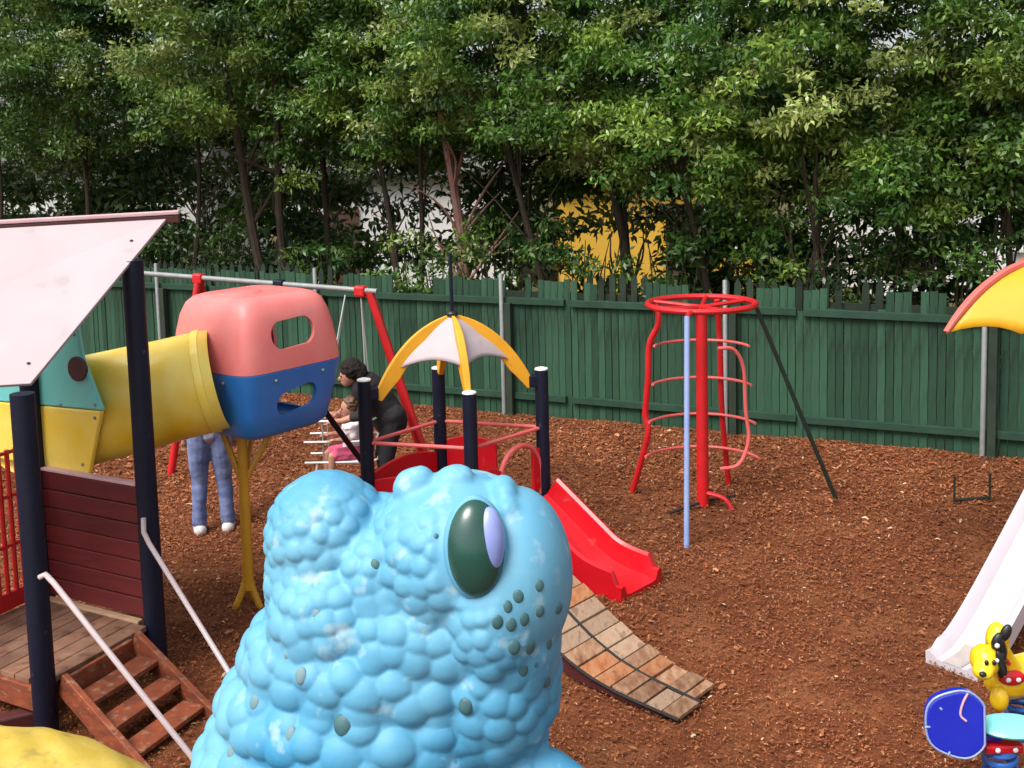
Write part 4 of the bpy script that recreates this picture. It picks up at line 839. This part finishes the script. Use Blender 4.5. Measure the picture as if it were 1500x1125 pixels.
# ------------------------------------------------------------------ big blue frog in front
fr = thing('frog_statue', 'huge sky blue bumpy fibreglass frog with dark green eye in the foreground', 'frog statue', (-.75, 4.4, 0))
b = MB()
for z, cxx, hw, hy, hz in ((1.30, -.52, .66, .48, .34), (1.08, -.60, .685, .52, .32), (.85, -.685, .705, .56, .34), (.55, -.80, .75, .60, .38), (.22, -.88, .78, .64, .40)):
    b.ell((cxx, 4.42, z), (hw, hy, hz), 40, 24)
b.ell((-.24, 4.30, 1.76), (.385, .36, .335), 40, 24)            # right eye mound
b.ell((-.01, 4.22, 1.70), (.222, .31, .35), 32, 20)              # face
b.ell((-.02, 4.25, 1.45), (.185, .32, .26), 32, 20)
b.ell((-.45, 4.42, 1.58), (.50, .34, .30), 32, 20); b.ell((-.10, 4.20, 1.60), (.24, .33, .36), 32, 20); b.ell((-.38, 4.36, 1.46), (.52, .40, .34), 32, 20); b.ell((-.12, 4.28, 1.28), (.27, .36, .40), 32, 20); b.ell((-.58, 4.44, 1.70), (.30, .24, .26), 32, 20); b.ell((-.74, 4.26, 1.50), (.28, .24, .28), 32, 20); b.ell((-.54, 4.24, 1.66), (.22, .19, .24), 32, 20)
b.ell((-.80, 4.42, 1.805), (.252, .27, .272), 32, 20)            # left eye mound
b.ell((-.80, 4.42, 1.62), (.262, .28, .30), 32, 20)
for p, r_ in (((-.42, 4.28, 2.04), .085), ((-.39, 4.26, 2.08), .06), ((-.26, 4.26, 2.055), .085), ((-.23, 4.25, 2.085), .06), ((-.06, 4.22, 2.05), .06), ((-.05, 4.16, 2.045), .05), ((-.04, 4.10, 2.0), .05)): b.ell(p, r_, 14, 10)
b.chain([(-.2, 4.2, .95), (.10, 4.1, .92), (.20, 4.06, .88)], [.16, .10, .085]); b.chain([(.16, 4.08, .88), (.22, 4.0, .5), (.25, 3.9, .06)], [.09, .10, .11]); b.ell((.28, 3.78, .05), (.2, .25, .07))
for s_ in (-1.22, -.2): b.chain([(s_, 4.1, .5), (s_ - .02, 3.75, .05)], [.22, .15])
EYE = V3(-.165, 3.975, 1.905)
def frog_skin(me):
    me.update(); c_ = coords(me).astype(float); nrm = np.empty(len(c_) * 3, np.float32); me.vertices.foreach_get('normal', nrm); nrm = nrm.reshape(-1, 3).astype(float)
    smooth_face = np.clip((c_[:, 0] + .12) / .06, 0, 1) * np.clip((c_[:, 2] - 1.50) / .10, 0, 1)
    smooth_face = np.maximum(smooth_face, np.clip((c_[:, 0] + .02) / .06, 0, 1) * np.clip((c_[:, 2] - 1.30) / .10, 0, 1))
    top = np.clip((c_[:, 2] - 1.97) / .06, 0, 1) * .75
    arm = (c_[:, 0] > .03) & (c_[:, 2] < 1.02)
    rad = np.interp(c_[:, 2], [.8, 1.25, 1.5, 1.75, 2.1], [.118, .108, .082, .064, .062]); rad = np.where(c_[:, 0] > -.25, rad * np.interp(c_[:, 2], [.8, 1.3], [.72, .8]), rad)
    order = rng.permutation(len(c_))[:26000]; cen = []; cr = []
    grid = {}
    for i in order:
        p = c_[i]; r_ = rad[i]; key = tuple((p // .12).astype(int)); ok = True
        for a_ in (-1, 0, 1):
            for b_ in (-1, 0, 1):
                for d_ in (-1, 0, 1):
                    for j in grid.get((key[0] + a_, key[1] + b_, key[2] + d_), ()):
                        if np.sum((cen[j] - p) ** 2) < (.93 * .5 * (r_ + cr[j])) ** 2: ok = False; break
                    if not ok: break
                if not ok: break
            if not ok: break
        if ok: grid.setdefault(key, []).append(len(cen)); cen.append(p); cr.append(r_ * random.uniform(.92, 1.1))
    kd = KDTree(len(cen)); [kd.insert(p, i) for i, p in enumerate(cen)]; kd.balance()
    amp_ = [r_ * random.uniform(.16, .27) for r_ in cr]
    h = np.zeros(len(c_))
    for i, p in enumerate(c_):
        best = 0
        for _, j, d_ in kd.find_n(p, 3):
            e_ = p - cen[j]; R_ = cr[j] * .72; t_ = 1 - (e_[0] ** 2 + e_[1] ** 2 + (e_[2] * (1.35 if e_[2] < 0 else .88)) ** 2) / R_ ** 2
            if t_ > 0: best = max(best, amp_[j] * t_ ** .75)
        h[i] = best
    h *= (1 - smooth_face) * (1 - top); h[arm] = 0
    h *= np.clip((np.linalg.norm((c_ - EYE) / V3(.145, .3, .215), axis=1) - .95) / .25, 0, 1)
    setco(me, c_ + nrm * h[:, None])
fb = blend(b, .0095, 26, 'body', 'frog', fr, post=frog_skin)
en = unit(V3(.10, -1, .22)); ex_ = unit(np.cross(en, V3(0, 0, 1))); ez_ = np.cross(ex_, en); ez_ = ez_ if ez_[2] > 0 else -ez_; ex_ = ex_ if ex_[0] > 0 else -ex_
MB().ell(EYE, (.122, .075, .195), 40, 24, (ex_, en, ez_)).build('eyelid_rim', 'frog', fr, True)
MB().ell(EYE + en * .018, (.110, .078, .182), 40, 24, (ex_, en, ez_)).build('eye', 'eye', fr, True)
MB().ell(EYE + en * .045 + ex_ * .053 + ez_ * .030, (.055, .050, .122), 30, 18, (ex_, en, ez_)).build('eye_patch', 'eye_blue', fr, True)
# dark spots sit on the skin: found by casting onto the finished body
from mathutils.bvhtree import BVHTree
bvh = BVHTree.FromPolygons([tuple(v.co) for v in fb.data.vertices], [tuple(p.vertices) for p in fb.data.polygons])
oo = ORG[fr.name]
for x_, z_, r_, m_ in ((0.070, 1.760, 0.027, 'frog_spot'), (-0.010, 1.720, 0.030, 'frog_spot'), (-0.050, 1.680, 0.025, 'frog_spot'), (-0.090, 1.620, 0.030, 'frog_spot'), (-0.040, 1.610, 0.030, 'frog_spot'), (0.010, 1.630, 0.030, 'frog_spot'), (0.070, 1.660, 0.027, 'frog_spot'), (0.140, 1.670, 0.030, 'frog_spot'), (-0.030, 1.520, 0.035, 'frog_spot'), (0.030, 1.520, 0.035, 'frog_spot'), (0.100, 1.530, 0.027, 'frog_spot'), (0.000, 1.430, 0.030, 'frog_spot'), (0.050, 1.450, 0.015, 'frog_spot'), (0.090, 1.380, 0.027, 'frog_spot'), (-0.690, 1.230, 0.052, 'frog_spot'), (-0.220, 1.290, 0.040, 'frog_spot'), (-0.310, 1.960, 0.015, 'frog_spot'), (-0.540, 1.860, 0.027, 'frog_spot'), (-0.840, 1.430, 0.035, 'frog_spot_pale'), (-1.020, 1.330, 0.032, 'frog_spot_pale'), (-0.890, 1.200, 0.030, 'frog_spot_pale'), (-0.770, 1.680, 0.025, 'frog_spot_pale'), (-1.120, 1.130, 0.030, 'frog_spot_pale'), (-0.890, 1.510, 0.017, 'frog_spot_pale')):
    o_ = V3(0, 0, 3.4); d_ = unit(V3(x_, 3.95, z_) - o_); hit = bvh.ray_cast(Vector(o_ - oo), Vector(d_))
    if hit[0] is None: continue
    n_ = np.array(hit[1]); n_ = unit(n_ + V3(0, -.6, .1)); x2 = unit(np.cross(n_, V3(0, 0, 1))); z2 = np.cross(x2, n_)
    p = np.array(hit[0]) + oo
    MB().ell(p - n_ * .002, (r_ * .72, r_ * .32, r_ * random.uniform(.8, 1.0)), 18, 10, (x2, n_, z2)).build('spot', m_, fr, True)
